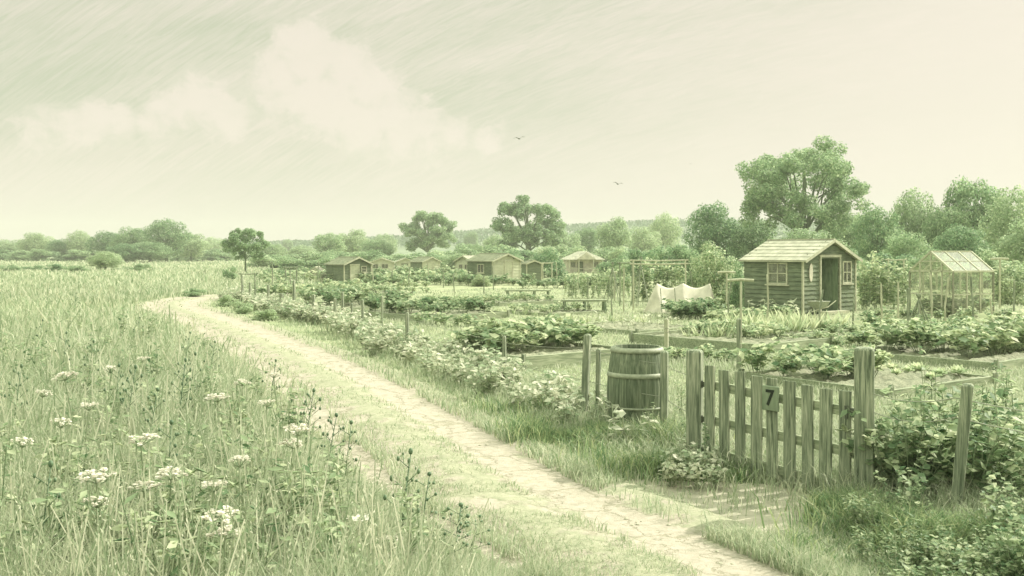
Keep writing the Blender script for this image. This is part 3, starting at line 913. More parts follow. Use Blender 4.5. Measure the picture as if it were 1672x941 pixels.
pts = [gp(px + random.uniform(-6, 6), py + random.uniform(-2, 2)) for px in range(1106, 1165, 9) for py in (514, 520)]
scatter('bushy_vegetable', P_bush, pts, 'bushy plant in front of the cream cloth tent', 'vegetable', 'bushy plants before the cloth tent', 0.7, 1.3)
pts = [gp(px + random.uniform(-5, 5), py + random.uniform(-1, 1)) for px in range(440, 700, 16) for py in (471, 478)]
scatter('low_vegetable', P_low, pts, 'small leafy plant in the far rows near the dark hut', 'vegetable', 'far rows near the dark hut', 1.0, 2.0)
pts = [gp(px + random.uniform(-5, 5), py + random.uniform(-1, 1)) for px in range(860, 1040, 15) for py in (466, 471)]
scatter('bushy_vegetable', P_bush, pts, 'bushy plant in the rows below the white pavilion', 'vegetable', 'bushy rows below the pavilion', 0.9, 1.6)
pts = [gp(px + random.uniform(-5, 5), 530 + (px - 690) * 0.06) for px in range(690, 830, 17)]
scatter('low_vegetable', P_low, pts, 'dark spiky plant in the thin row below the broad middle bed', 'vegetable', 'thin row below the middle bed', 0.9, 1.3)

# the plots farther back are packed with rows, canes and stakes
for (py, a, b, meshes, nm, lo, hi, lab) in [
    (455, 440, 905, P_bush, 'bushy_vegetable', 1.3, 2.2, 'bushy plant in the farthest row, right before the small huts'),
    (461, 430, 770, P_low, 'low_vegetable', 1.8, 3.0, 'leafy plant in the second farthest row before the huts'),
    (466, 600, 850, P_bush, 'bushy_vegetable', 1.0, 1.7, 'bushy plant in the row in front of the middle shed'),
    (484, 420, 545, P_low, 'low_vegetable', 1.3, 2.2, 'leafy plant in the row just inside the fence near the bend'),
    (497, 690, 820, P_low, 'low_vegetable', 0.8, 1.3, 'leafy plant in the row behind the broad middle bed'),
    (516, 800, 900, P_leek, 'leek', 0.5, 0.7, 'spiky plant in the row between the two plank benches'),
    (530, 880, 1050, P_leek, 'leek', 0.5, 0.8, 'spiky plant in the row left of the cloth tent'),
    (545, 860, 980, P_seed, 'seedling', 0.6, 0.9, 'pale shoot in the row behind the slanting stake'),
    (562, 1130, 1230, P_leek, 'leek', 0.8, 1.2, 'spiky plant in the row behind the hinge side gate post'),
    (590, 1100, 1250, P_low, 'low_vegetable', 0.6, 1.0, 'leafy plant in the row just behind the picket gate'),
    (470, 1425, 1660, P_bean, 'bean_plant', 0.8, 1.1, 'climbing bean in the row behind the greenhouse'),
]:
    stp = 10 if py < 500 else 14
    scatter(nm, meshes, [gp(px + random.uniform(-4, 4), py + random.uniform(-1.5, 1.5)) for px in range(a, b, stp)], lab, 'vegetable', lab.split(' in the ')[1].split(' plant ')[0] + ' plants', lo, hi)
cane_spots = [(px, py) for px, py in [(610, 470), (640, 466), (668, 472), (700, 464), (724, 470), (742, 478), (790, 480), (806, 474), (910, 470), (936, 482), (944, 474), (960, 500), (975, 478), (1000, 520),
              (1018, 512), (1130, 500), (1150, 492), (1164, 500), (1190, 535), (1252, 540), (1340, 545), (1392, 535), (1440, 540), (1466, 530), (1520, 545), (1545, 552), (1590, 548), (1622, 556), (1655, 540), (445, 474), (520, 468), (474, 478)]]
for (px, py) in cane_spots:
    X, Y = gp(px, py); hh = random.uniform(0.9, 1.6)
    o = MB().tube([(0, 0, -0.05), (random.uniform(-.04, .04), 0, hh * 0.5), (random.uniform(-.08, .08), random.uniform(-.05, .05), hh)], 0.016 + 0.0003 * Y, 6).build('garden_cane', M['wood_up' if random.random() < 0.6 else 'wood_pale'], loc=(X, Y, 0))
    tag(o, 'thin bare cane stuck upright among the vegetable rows', 'cane', 'bare canes among the rows')

# pale weeds along the wire fence
pts = []
for i in range(270):
    t = random.random() ** 0.8
    k = t * (len(fence_xy) - 2.001) + 1
    a, b = fence_xy[int(k)], fence_xy[min(int(k) + 1, len(fence_xy) - 1)]
    q = k - int(k)
    off = random.uniform(-0.55, 0.75)
    p = (a[0] + (b[0] - a[0]) * q - 0.8 * off, a[1] + (b[1] - a[1]) * q - 0.6 * off)
    if 960 < CX + p[0] / p[1] * F < 1110 and p[1] < 12.4: continue
    pts.append(p)
scatter('verge_weed', P_weed, pts, 'pale leafy weed growing along the wire fence beside the track', 'weed', 'pale weeds along the wire fence', 0.6, 1.2)

# bramble patch bottom right
pts = []
for i in range(95):
    px = random.uniform(1440, 1720); py = random.uniform(775, 985)
    if px < 1500 and py > 880: continue
    if px < 1470 and py > 830: continue
    if 1488 < px < 1640 and py > 838: continue
    pts.append(gp(px, py))
for lo, hi, a, b in ((0, 6.6, 0.3, 0.5), (6.6, 7.75, 0.36, 0.6), (7.75, 99, 0.7, 1.05)):
    scatter('bramble', P_bram, [p for p in pts if lo <= p[1] < hi], 'tangled leafy bramble filling the corner right of the gate', 'bramble', 'brambles right of the gate', a, b)
pts = [gp(px, py) for px, py in [(1525, 800), (1640, 830), (1612, 790), (1660, 800), (1505, 815), (1636, 770)]]
for i in range(26):
    px = random.uniform(1480, 1650); py = random.uniform(875, 1000)
    tag(link('bramble', random.choice(P_bram), None, (*gp(px, py), 0), random.uniform(0, 6.28), (0.4, 0.4, random.uniform(0.2, 0.34))), 'low bramble sprouting at the foot of the leaning post', 'bramble', 'low brambles at the leaning post')
scatter('tall_weed', P_tall, pts, 'tall narrow weed rising out of the brambles by the leaning post', 'weed', 'tall weeds by the leaning post', 0.9, 1.15)
scatter('seedling', P_seed, [gp(px, random.uniform(712, 735)) for px in (990, 1004, 1020, 1034, 1050, 1064, 1078)], 'pale forked weed in front of the barrel', 'weed', 'pale weeds before the barrel', 0.55, 0.95)
scatter('tall_weed', P_tall, [gp(1112, 700), gp(1124, 742), gp(1098, 735), gp(1062, 716), gp(1020, 708), gp(1156, 772)], 'thin weed straggling up between the barrel and the gate post', 'weed', 'weeds between barrel and gate', 0.4, 0.62)


# ------------------------------------------------------------------ meadow flowers
def umbel_parts(h, r):
    st = MB()
    st.tube([(0, 0, 0), (0.02, 0, h * 0.5), (0.0, 0.01, h * 0.93)], [0.008, 0.0065, 0.005], 5)
    st.tube([(0.015, 0, h * 0.62), (0.09, 0.03, h * 0.78)], [0.005, 0.003], 4)
    C, N, S = [], [], []
    tips = []
    for k in range(11):
        a = k * 2.4; rr = r * math.sqrt((k + 0.5) / 11)
        p = Vector((rr * math.cos(a), rr * math.sin(a), h - 0.25 * rr * rr / r + random.uniform(-0.015, 0.015)))
        st.tube([(0, 0.01, h * 0.93), p - Vector((0, 0, 0.006))], [0.003, 0.0018], 4)
        tips.append(p)
    for p in tips:
        for j in range(13):
            b = random.uniform(0, 6.28); q = 0.19 * r * math.sqrt(random.random())
            C.append(p + Vector((q * math.cos(b), q * math.sin(b), random.uniform(-0.012, 0.012))))
            N.append(Vector((random.gauss(0, 0.3), random.gauss(0, 0.3), 1))); S.append(0.27 * r)
    V, q = leaf_arrays(np.array(C), np.array(N), np.array(S), 0.85)
    head = quads_mesh('flower_head', [(V, q, 0)], [M['petal']])
    C, N, D, S = [], [], [], []
    for k in range(16):
        a = random.uniform(0, 6.28); z = random.uniform(0.05, 0.6) * h
        dr = Vector((math.cos(a), math.sin(a), random.uniform(-0.1, 0.5))); sz = random.uniform(0.08, 0.17)
        C.append(Vector((0.01, 0, z)) + dr * sz * 0.5); D.append(dr); S.append(sz); N.append(Vector((random.gauss(0, .3), random.gauss(0, .3), 1)))
    V, q = leaf_arrays(np.array(C), np.array(N), np.array(S), 0.4, np.array(D), 0.1)
    lv = quads_mesh('leaf_spray', [(V, q, 0)], [M['crop']])
    return st.mesh('stem', M['stalk']), head, lv


UMB = [umbel_parts(0.9, 0.09), umbel_parts(0.9, 0.07), umbel_parts(0.9, 0.108)]
flowers = [
    (248, 712, 0.88, 2, 'broad white umbel flower on the tall upright stem, left foreground'),
    (177, 767, 0.86, 2, 'wide white umbel left of the tallest flower in the foreground'),
    (283, 766, 0.80, 0, 'white umbel just below and right of the tallest flower'),
    (234, 793, 0.72, 0, 'lower white umbel crossing the stem of the tallest flower'),
    (482, 697, 0.9, 0, 'upper white umbel of the pair nearest the track'),
    (466, 722, 0.8, 0, 'lower white umbel of the pair nearest the track'),
    (403, 750, 0.82, 1, 'small white umbel between the tallest flower and the track pair'),
    (376, 828, 0.8, 0, 'white umbel low in the middle of the foreground grass'),
    (374, 868, 0.7, 0, 'white umbel lowest in the foreground grass'),
    (347, 792, 0.75, 1, 'half open white umbel in the middle of the foreground grass'),
    (128, 608, 0.95, 2, 'pale umbel standing highest at the far left of the meadow'),
    (98, 688, 0.85, 1, 'pale drooping umbel at the left edge of the meadow'),
    (152, 818, 0.7, 1, 'faint umbel near the bottom left corner'),
    (362, 645, 0.85, 2, 'pale umbel deep in the meadow left of the track'),
    (640, 880, 0.4, 1, 'short pale umbel at the grass edge beside the track'),
    (168, 600, 0.9, 1, None), (440, 655, 0.8, 1, None), (395, 622, 0.8, 0, None), (60, 640, 0.8, 1, None),
    (230, 585, 0.8, 1, None), (455, 610, 0.7, 1, None), (140, 660, 0.8, 1, None), (30, 720, 0.8, 1, None)]
for (px, py, hh, kind, lab) in flowers:
    Y = F * (H - hh) / (py - HZ)
    X = wx(px, Y)
    s = hh / 0.9
    t = empty('umbel_flower', (X, Y, 0), random.uniform(0, 6.28), lab or 'small pale umbel flower scattered deep in the meadow', 'flower', 'white umbels in the meadow')
    t.rotation_euler.x = random.uniform(-0.1, 0.1); t.rotation_euler.y = random.uniform(-0.1, 0.1)
    t.scale = (1, 1, s)
    for nm, me in zip(('stem', 'flower_head', 'leaf_spray'), UMB[kind]):
        link(nm, me, t)

# open daisy-like flower
Yd = F * (H - 0.5) / (848 - HZ)
t = empty('daisy', (wx(588, Yd), Yd, 0), 0.3, 'open cream daisy with separate petals at the edge of the tall grass', 'flower')
MB().tube([(0, 0, 0), (-0.03, 0, 0.25), (0, 0, 0.495)], [0.006, 0.005, 0.004], 5).build('stem', M['stalk'], t)
C, N, D, S = [], [], [], []
for k in range(8):
    a = k * math.pi / 4
    dr = Vector((math.cos(a), math.sin(a), 0.12)); C.append(dr * 0.05 + Vector((0, 0, 0.5))); D.append(dr); S.append(0.08)
    N.append(Vector((-0.25 * math.cos(a), -0.25 * math.sin(a), 1)))
V, q = leaf_arrays(np.array(C), np.array(N), np.array(S), 0.5, np.array(D), 0.05)
link('petal_ring', quads_mesh('petal_ring', [(V, q, 0)], [M['petal']]), t)
MB().ball((0, 0, 0.505), 0.016, 8, sz=0.6).build('flower_centre', M['bud'], t)


def bud_weed(h, n):
    st = MB(); bd = st
    st.tube([(0, 0, 0), (0.03, 0.01, h * 0.5), (0.1, 0, h)], [0.006, 0.005, 0.003], 5)
    bd.ball((0.1, 0, h + 0.015), 0.016, 6, sz=1.4)
    for k in range(n):
        t = 0.45 + 0.5 * k / n
        x = 0.03 + 0.07 * (t - 0.5) * 2
        a = k * 2.1
        L = 0.14 * (1.2 - t) + 0.03
        e = Vector((x + L * math.cos(a), L * math.sin(a), h * t + L * 0.9))
        st.tube([(x, 0, h * t), e], [0.003, 0.002], 4)
        bd.ball(e, random.uniform(0.009, 0.014), 6, sz=1.5)
        if k % 2 == 0:
            e2 = (Vector((x, 0, h * t)) + e) / 2 + Vector((0.03 * math.sin(a), 0.03, 0.05))
            st.tube([(Vector((x, 0, h * t)) + e) / 2, e2], [0.002, 0.002], 4)
            bd.ball(e2, random.uniform(0.007, 0.011), 6, sz=1.4)
    C, N, D, S = [], [], [], []
    for k in range(12):
        a = random.uniform(0, 6.28); z = random.uniform(0.1, 0.75) * h
        dr = Vector((math.cos(a), math.sin(a), random.uniform(0.1, 0.8))); sz = random.uniform(0.05, 0.12)
        C.append(Vector((0.03, 0, z)) + dr * sz * 0.5); D.append(dr); S.append(sz); N.append(Vector((random.gauss(0, .4), random.gauss(0, .4), 1)))
    V, q = leaf_arrays(np.array(C), np.array(N), np.array(S), 0.35, np.array(D), 0.1)
    return st.mesh('stem', M['bud'], True), quads_mesh('leaf_spray', [(V, q, 0)], [M['crop_dark']])


BUD = [bud_weed(0.85, 9), bud_weed(0.85, 6), bud_weed(0.85, 12)]
weeds = [
    (650, 738, 0.85, 0, 'tall dark budded weed leaning over the track edge'), (684, 773, 0.6, 1, 'short dark budded weed right of the tall leaning one'),
    (735, 822, 0.55, 2, 'bushy dark budded weed nearest the track'), (762, 842, 0.4, 1, 'low dark budded weed at the very edge of the track grass'),
    (560, 690, 0.7, 1, None), (530, 680, 0.75, 0, None), (495, 640, 0.8, 2, None), (290, 590, 0.95, 2, None), (305, 580, 0.9, 1, None),
    (205, 602, 0.9, 2, None), (185, 598, 0.9, 1, None), (440, 590, 0.75, 0, None), (100, 545, 0.9, 1, None),
    (140, 560, 0.9, 0, None), (60, 525, 0.9, 1, None), (340, 560, 0.8, 0, None), (300, 545, 0.8, 1, None), (120, 480, 0.9, 0, None), (75, 472, 0.95, 1, None),
    (220, 520, 0.8, 1, None), (240, 640, 0.8, 0, None), (20, 600, 0.9, 0, None),
    (270, 690, 0.8, 1, None), (60, 760, 0.85, 1, None)]
for (px, py, hh, kind, lab) in weeds:
    Y = F * (H - hh) / (py - HZ)
    t = empty('budded_weed', (wx(px, Y), Y, 0), random.uniform(-0.8, 0.8), lab or 'thin dark budded weed rising above the meadow grass', 'weed', 'dark budded weeds in the meadow')
    t.scale = (1, 1, hh / 0.85)
    for nm, me in zip(('stem', 'leaf_spray'), BUD[kind]):
        link(nm, me, t)


P_mead = [plant_mesh('meadow_weed', [M['bramble'], M['stalk']], 5, 0.75, 0.22, 16, 0.09, 0.42, 0.4, rad=0.005, top_bias=0.15) for _ in range(4)]
scatter('meadow_weed', P_mead, [gp(random.uniform(1385, 1560), random.uniform(868, 965)) for _ in range(26)], 'leafy weed in the rough grass at the foot of the tall gate post', 'weed', 'leafy weeds at the gate foot', 0.3, 0.55)
scatter('verge_weed', P_weed, [gp(random.uniform(1090, 1170), random.uniform(752, 800)) for _ in range(12)], 'pale weed sprawling at the foot of the hinge side gate post', 'weed', 'pale weeds at the hinge post', 0.35, 0.6)
mp_ = []
while len(mp_) < 110:
    px, py = random.uniform(-40, 700), random.uniform(560, 1080)
    p = gp(px, py)
    if track_dist(np.array([p]))[0] > 1.35: mp_.append(p)
scatter('meadow_weed', P_mead, mp_, 'leafy weed growing up through the meadow grass', 'weed', 'leafy weeds in the meadow', 0.7, 1.15)

# ------------------------------------------------------------------ gate
def wedge_top(mb, cx, cy, w, d, h, lean=0.0):
    """post with chamfered top"""
    c = 0.018
    z = h - c
    vs = [(cx - w / 2, cy - d / 2, -0.1), (cx + w / 2, cy - d / 2, -0.1), (cx + w / 2, cy + d / 2, -0.1), (cx - w / 2, cy + d / 2, -0.1)]
    vs += [(x + lean * z / h, y, z) for x, y, _ in vs[:4]]
    vs += [(cx + lean - w / 2 + c, cy - d / 2 + c, h), (cx + lean + w / 2 - c, cy - d / 2 + c, h), (cx + lean + w / 2 - c, cy + d / 2 - c, h), (cx + lean - w / 2 + c, cy + d / 2 - c, h)]
    fs = [(3, 2, 1, 0), (8, 9, 10, 11)]
    for b in (0, 4):
        for k in range(4):
            fs.append((b + k, b + (k + 1) % 4, b + 4 + (k + 1) % 4, b + 4 + k))
    mb.add(vs, fs)
    return mb


gv = Vector((GATE_R[0] - GATE_L[0], GATE_R[1] - GATE_L[1]))
gang = math.atan2(gv.y, gv.x)
glen = gv.length
post_turn = R(-22)
o = wedge_top(MB(), 0, 0, 0.145, 0.145, 1.14).build('gate_post', M['wood_up'], loc=(GATE_L[0], GATE_L[1], 0), rz=post_turn, bevel=0.008)
tag(o, 'thick square gate post on the hinge side, next to the barrel', 'gate post', 'pair of gate posts')
o = wedge_top(MB(), 0, 0, 0.155, 0.155, 1.31).build('gate_post', M['wood_up'], loc=(GATE_R[0], GATE_R[1], 0), rz=post_turn, bevel=0.008)
tag(o, 'tallest thick square gate post, right of the picket gate', 'gate post', 'pair of gate posts')

gate = empty('picket_gate', (GATE_L[0], GATE_L[1], 0), gang, 'weathered grey picket gate with a number seven board', 'gate')
np_ = 9
x0, x1 = 0.185, glen - 0.185
RAILS = (0.16, 0.47, 0.81)
drop = lambda x: -0.06 * (x - x0) / (x1 - x0)
for zz in RAILS:
    a_, b_ = x0 - 0.07, x1 + 0.07
    MB().beam((a_, 0.03, zz + drop(a_)), (b_, 0.03, zz + drop(b_)), 0.032, 0.085).build('rail', M['wood_flat'], gate, bevel=0.004)
tops = [0.99, 0.965, 0.968, 0.95, 0.945, 0.94, 0.925, 0.915, 0.918]
for i in range(np_):
    x = x0 + (x1 - x0) * i / (np_ - 1) + random.uniform(-0.01, 0.01)
    pb = MB()
    lean = random.uniform(-0.012, 0.012)
    wd = random.uniform(0.116, 0.13)
    zb = 0.03 + random.uniform(-0.012, 0.012)
    zt = tops[i] + 0.01
    vs = [(x - wd / 2, -0.024, zb), (x + wd / 2, -0.024, zb), (x + wd / 2, 0.0, zb), (x - wd / 2, 0.0, zb),
          (x - wd / 2 + lean, -0.024, zt), (x + wd / 2 + lean, -0.024, zt + random.uniform(-0.01, 0.01)), (x + wd / 2 + lean, 0.0, zt), (x - wd / 2 + lean, 0.0, zt)]
    pb.add([(a, b + 0.012, c) for a, b, c in vs], [(3, 2, 1, 0), (4, 5, 6, 7), (0, 1, 5, 4), (1, 2, 6, 5), (2, 3, 7, 6), (3, 0, 4, 7)])
    pb.build('picket', M['wood_up'], gate, bevel=0.006)
    if i == 4:
        plate_x = x
for zz in RAILS:
    hb = MB()
    hb.box((0.125, 0.008, zz), (0.11, 0.01, 0.05))
    hb.tube([(0.088, 0.006, zz - 0.035), (0.088, 0.006, zz + 0.035)], 0.011, 8)
    hb.build('hinge', M['iron'], gate)
lt = MB(); lt.box((glen - 0.12, -0.002, 0.75), (0.13, 0.014, 0.075)); lt.box((glen - 0.16, -0.014, 0.75), (0.03, 0.02, 0.11))
lt.build('latch', M['iron'], gate)
plate = MB().box((plate_x, -0.026, 0.775), (0.185, 0.022, 0.225)).build('number_board', M['plaque'], gate, bevel=0.006)
fc = bpy.data.curves.new('numeral', 'FONT'); fc.body = '7'; fc.size = 0.2; fc.extrude = 0.002; fc.align_x = 'CENTER'; fc.align_y = 'CENTER'; fc.offset = 0.0035
to = bpy.data.objects.new('numeral_curve', fc); col.objects.link(to)
bpy.context.view_layer.update()
nme = bpy.data.meshes.new_from_object(to.evaluated_get(bpy.context.evaluated_depsgraph_get()))
bpy.data.objects.remove(to)
nme.materials.clear(); nme.materials.append(M['ink'])
num = link('numeral', nme, plate, (plate_x, -0.0405, 0.775))
num.rotation_euler = (R(90), 0, 0)

# ------------------------------------------------------------------ barrel
bx, by = gp(1040, 703)
bt = empty('barrel', (bx, by, 0), 0.4, 'old wooden barrel with three hoops and open top beside the fence', 'barrel')
bh_ = 0.99
prof = []
for i in range(15):
    t = i / 14
    prof.append((0.268 + 0.084 * math.sin(math.pi * (0.12 + 0.8 * t)), bh_ * t))
groove = lambda k: 0.985 if k % 6 == 0 else 1.0 + 0.004 * math.sin(k // 6 * 2.7)
b = MB(); b.lathe(prof, 120, groove)
rt = prof[-1][0]
b.lathe([(rt, bh_), (rt - 0.03, bh_ + 0.001), (rt - 0.035, bh_ - 0.03), (rt - 0.02, bh_ - 0.3), (rt - 0.01, 0.05), (0.01, 0.05)], 120)
b.build('staves', M['barrel'], bt)
for (z, hw, pr) in ((bh_ - 0.03, 0.055, 0.014), (0.68 * bh_, 0.055, 0.01), (0.3 * bh_, 0.028, 0.008)):
    rr = lambda zz: 0.268 + 0.084 * math.sin(math.pi * (0.12 + 0.8 * zz / bh_))
    h_ = MB()
    z0, z1 = z - hw / 2, z + hw / 2
    h_.lathe([(rr(z0) + 0.001, z0), (rr(z0) + pr, z0 + 0.004), (rr(z) + pr + 0.003, z), (rr(z1) + pr, z1 - 0.004), (rr(z1) + 0.001, z1)], 72)
    h_.build('hoop', M['hoop'], bt, smooth=True)
w_ = MB(); n = 40
w_.add([(0.29 * math.cos(2 * math.pi * k / n), 0.29 * math.sin(2 * math.pi * k / n), 0.84) for k in range(n)], [tuple(range(n))])
w_.build('water', M['water'], bt)

# ------------------------------------------------------------------ fence posts and wires
def post(px, ptop, pbase, wpx, label, mat='wood_up', lean_px=0, name='fence_post', round_=False, group='posts of the wire fence'):
    X, Y = gp(px, pbase)
    s = F / Y
    if pbase < 560 and group.startswith('posts'): ptop -= 5; wpx *= 1.3
    h = (pbase - ptop) / s
    w = wpx / s
    mb = MB()
    if round_:
        mb.tube([(0, 0, -0.05), (lean_px / s * 0.5 + 0.004, 0, h * 0.5), (lean_px / s, 0, h)], [w / 2, w / 2 * 0.95, w / 2 * 0.85], 8)
    else:
        wedge_top(mb, 0, 0, w, w, h, lean_px / s)
    o = mb.build(name, M[mat], loc=(X, Y, 0), rz=random.uniform(-0.15, 0.15) + (R(-20) if not round_ else 0), bevel=0 if round_ else 0.005)
    return tag(o, label, 'fence post', group)


post(953, 545, 688, 10.5, 'stout slanting stake left of the barrel', lean_px=7)
post(976, 569, 684, 7, 'slim stake directly left of the barrel', lean_px=1)
post(1084, 573, 724, 11.5, 'upright post standing in front of the right side of the barrel', lean_px=1)
post(824, 548, 634, 6, 'lone thin stake in the pale weeds left of the barrel', lean_px=-1)
post(665, 510, 578, 5, 'thin dark stake in front of the broad middle bed', lean_px=0)
post(1556, 625, 858, 18, 'leaning square post in the brambles at the lower right', lean_px=22)
for (px, pt, pb, wp, lab) in [
    (592, 494, 545, 2.6, 'short thin stake just left of the broad middle bed'), (560, 482, 530, 3, 'thin stake before the corner of the long bushy bed'),
    (547, 492, 530, 3, 'thicker short stake left of the long bushy bed corner'), (512, 486, 524, 3.2, 'dark thin stake left of the long bushy bed'),
    (575, 500, 534, 2.5, 'stub of a stake below the long bushy bed'), (480, 463, 512, 3, 'tall thin stake below the little glasshouse'),
    (459, 484, 512, 3.5, 'stubby dark stake nearer the track bend'), (438, 470, 505, 2.5, 'pale thin stake where the fence nears the bend'),
    (408, 466, 498, 2.5, 'thin stake under the round young tree'), (396, 455, 496, 2.5, 'farthest thin stake at the bend of the track'),
    (624, 488, 548, 2.2, 'thin bare rod in front of the middle bed')]:
    post(px, pt, pb, wp, lab, lean_px=random.uniform(-1, 1))
post(1206, 520, 606, 7, 'dark stake behind the picket gate', group='stakes among the beds')
post(1088, 520, 574, 6, 'pale stake standing behind the barrel', 'wood_pale', group='stakes among the beds')
post(1483, 470, 558, 4.5, 'dark pole standing before the greenhouse', 'wood_up', group='stakes among the beds')


def wire(pts, label, r=0.0035, sag=0.02, group='strands of the wire fence'):
    mb = MB()
    P_ = []
    for a, b in zip(pts[:-1], pts[1:]):
        a, b = Vector(a), Vector(b)
        for k in range(8):
            t = k / 8
            p = a.lerp(b, t); p.z -= sag * 4 * t * (1 - t)
            P_.append(p)
    P_.append(Vector(pts[-1]))
    mb.tube(P_, r, 5)
    return tag(mb.build('fence_wire', M['wire']), label, 'wire', group)


fp3 = lambda zs: [(x, y, z) for (x, y), z in zip([GATE_L] + fence_xy[1:9], zs)]
wire(fp3([0.88, 0.86, 0.9, 0.7, 0.74, 0.7, 0.7, 0.68, 0.6]), 'upper wire strand running from the gate post past the barrel along the track', 0.004)
wire(fp3([0.5, 0.5, 0.5, 0.42, 0.42, 0.4, 0.4, 0.4, 0.35]), 'lower wire strand running from the gate post past the barrel along the track', 0.004)
lp = gp(1560, 858)
wire([(GATE_R[0] + .05, GATE_R[1], 0.93), (lp[0], lp[1], 0.98), (4.9, 6.6, 0.9)], 'upper wire strand between the tall gate post and the leaning post', 0.004, 0.05)
wire([(GATE_R[0] + .05, GATE_R[1], 0.78), (lp[0], lp[1], 0.83), (4.9, 6.6, 0.75)], 'lower wire strand between the tall gate post and the leaning post', 0.004, 0.06)
# coil on the stake beside the barrel
X, Y = gp(1088, 574)
mb = MB(); mb.tube([(0.05 * math.cos(a), 0.0, 0.05 * math.sin(a)) for a in [i * 2 * math.pi / 14 for i in range(15)]], 0.006, 5)
mb.tube([(0.05, 0, 0), (0.1, 0, -0.12), (0.16, 0, -0.3), (0.15, 0.0, -0.44)], 0.005, 5)
o = mb.build('wire_loop', M['wire'], loc=(X, Y - 0.06, 0.45)); tag(o, 'loop of loose wire hung on the pale stake behind the barrel', 'wire')


# ------------------------------------------------------------------ sheds
def clad_wall(mb, p0, ux, L, zfun, holes, row=0.15, th=0.022, out=None, joints=True):
    """lapped boards along ux from p0; zfun(x)->top height; holes list (x0,x1,z0,z1)"""
    ztop = max(zfun(L * i / 20) for i in range(21))
    z = 0.08
    n = 0
    while z < ztop - 0.01:
        z1 = min(z + row, ztop)
        zm = (z + z1) / 2
        xs = [x for x in [L * i / 240 for i in range(241)] if zfun(x) >= zm - 0.001]
        if not xs: break
        spans = [(xs[0], xs[-1])]
        for (hx0, hx1, hz0, hz1) in holes:
            if hz0 < zm < hz1:
                ns = []
                for a, b in spans:
                    if hx1 <= a or hx0 >= b: ns.append((a, b))
                    else:
                        if hx0 > a: ns.append((a, hx0))
                        if hx1 < b: ns.append((hx1, b))
                spans = ns
        cut = []
        for a, b in spans:
            if joints and b - a > 0.9:
                m = a + (b - a) * random.uniform(0.3, 0.7)
                cut += [(a, m - 0.003), (m + 0.003, b)]
            else: cut.append((a, b))
        for a, b in cut:
            if b - a < 0.02: continue
            q0 = Vector(p0) + Vector(ux) * a; q1 = Vector(p0) + Vector(ux) * b
            o = Vector(out)
            j = random.uniform(-0.002, 0.002)
            lo, hi = 0.032 + j, 0.003 + j
            vs = [q0 + o * lo + Vector((0, 0, z)), q1 + o * lo + Vector((0, 0, z)), q1 + o * hi + Vector((0, 0, z1 - 0.002)), q0 + o * hi + Vector((0, 0, z1 - 0.002)),
                  q0 - o * th + Vector((0, 0, z)), q1 - o * th + Vector((0, 0, z)), q1 - o * th + Vector((0, 0, z1 - 0.002)), q0 - o * th + Vector((0, 0, z1 - 0.002))]
            mb.add(vs, [(0, 1, 2, 3), (7, 6, 5, 4), (1, 0, 4, 5), (3, 2, 6, 7), (0, 3, 7, 4), (2, 1, 5, 6)])
        z = z1; n += 1


def make_window(parent, plane, x0, x1, z0, z1, cols, rows, mats=('trim', 'glass')):
    """plane: 'front' (y=0, facing -y) or 'side' (x=0, facing -x)"""
    def P3(a, o, z): return (a, -o, z) if plane == 'front' else (-o, a, z)
    def bx(mb, a0, a1, o0, o1, za, zb):
        c = P3((a0 + a1) / 2, (o0 + o1) / 2, (za + zb) / 2)
        s = (a1 - a0, o1 - o0, zb - za) if plane == 'front' else (o1 - o0, a1 - a0, zb - za)
        mb.box(c, s)
    fb = MB(); t = 0.05
    bx(fb, x0 - t, x1 + t, -0.03, 0.045, z1, z1 + t); bx(fb, x0 - t, x1 + t, -0.03, 0.045, z0 - t, z0)
    bx(fb, x0 - t, x0, -0.03, 0.043, z0, z1); bx(fb, x1, x1 + t, -0.03, 0.043, z0, z1)
    for i in range(1, cols):
        c = x0 + (x1 - x0) * i / cols; bx(fb, c - 0.018, c + 0.018, -0.01, 0.035, z0, z1)
    for i in range(1, rows):
        c = z0 + (z1 - z0) * i / rows; bx(fb, x0, x1, -0.012, 0.03, c - 0.016, c + 0.016)
    win = fb.build('window', M[mats[0]], parent)
    gb = MB(); bx(gb, x0, x1, 0.0, 0.006, z0, z1); gb.build('pane', M[mats[1]], win)
    sb = MB(); bx(sb, x0 - 0.12, x1 + 0.12, -0.02, 0.09, z0 - t - 0.045, z0 - t - 0.003); sb.build('sill', M[mats[0]], win)
    return win


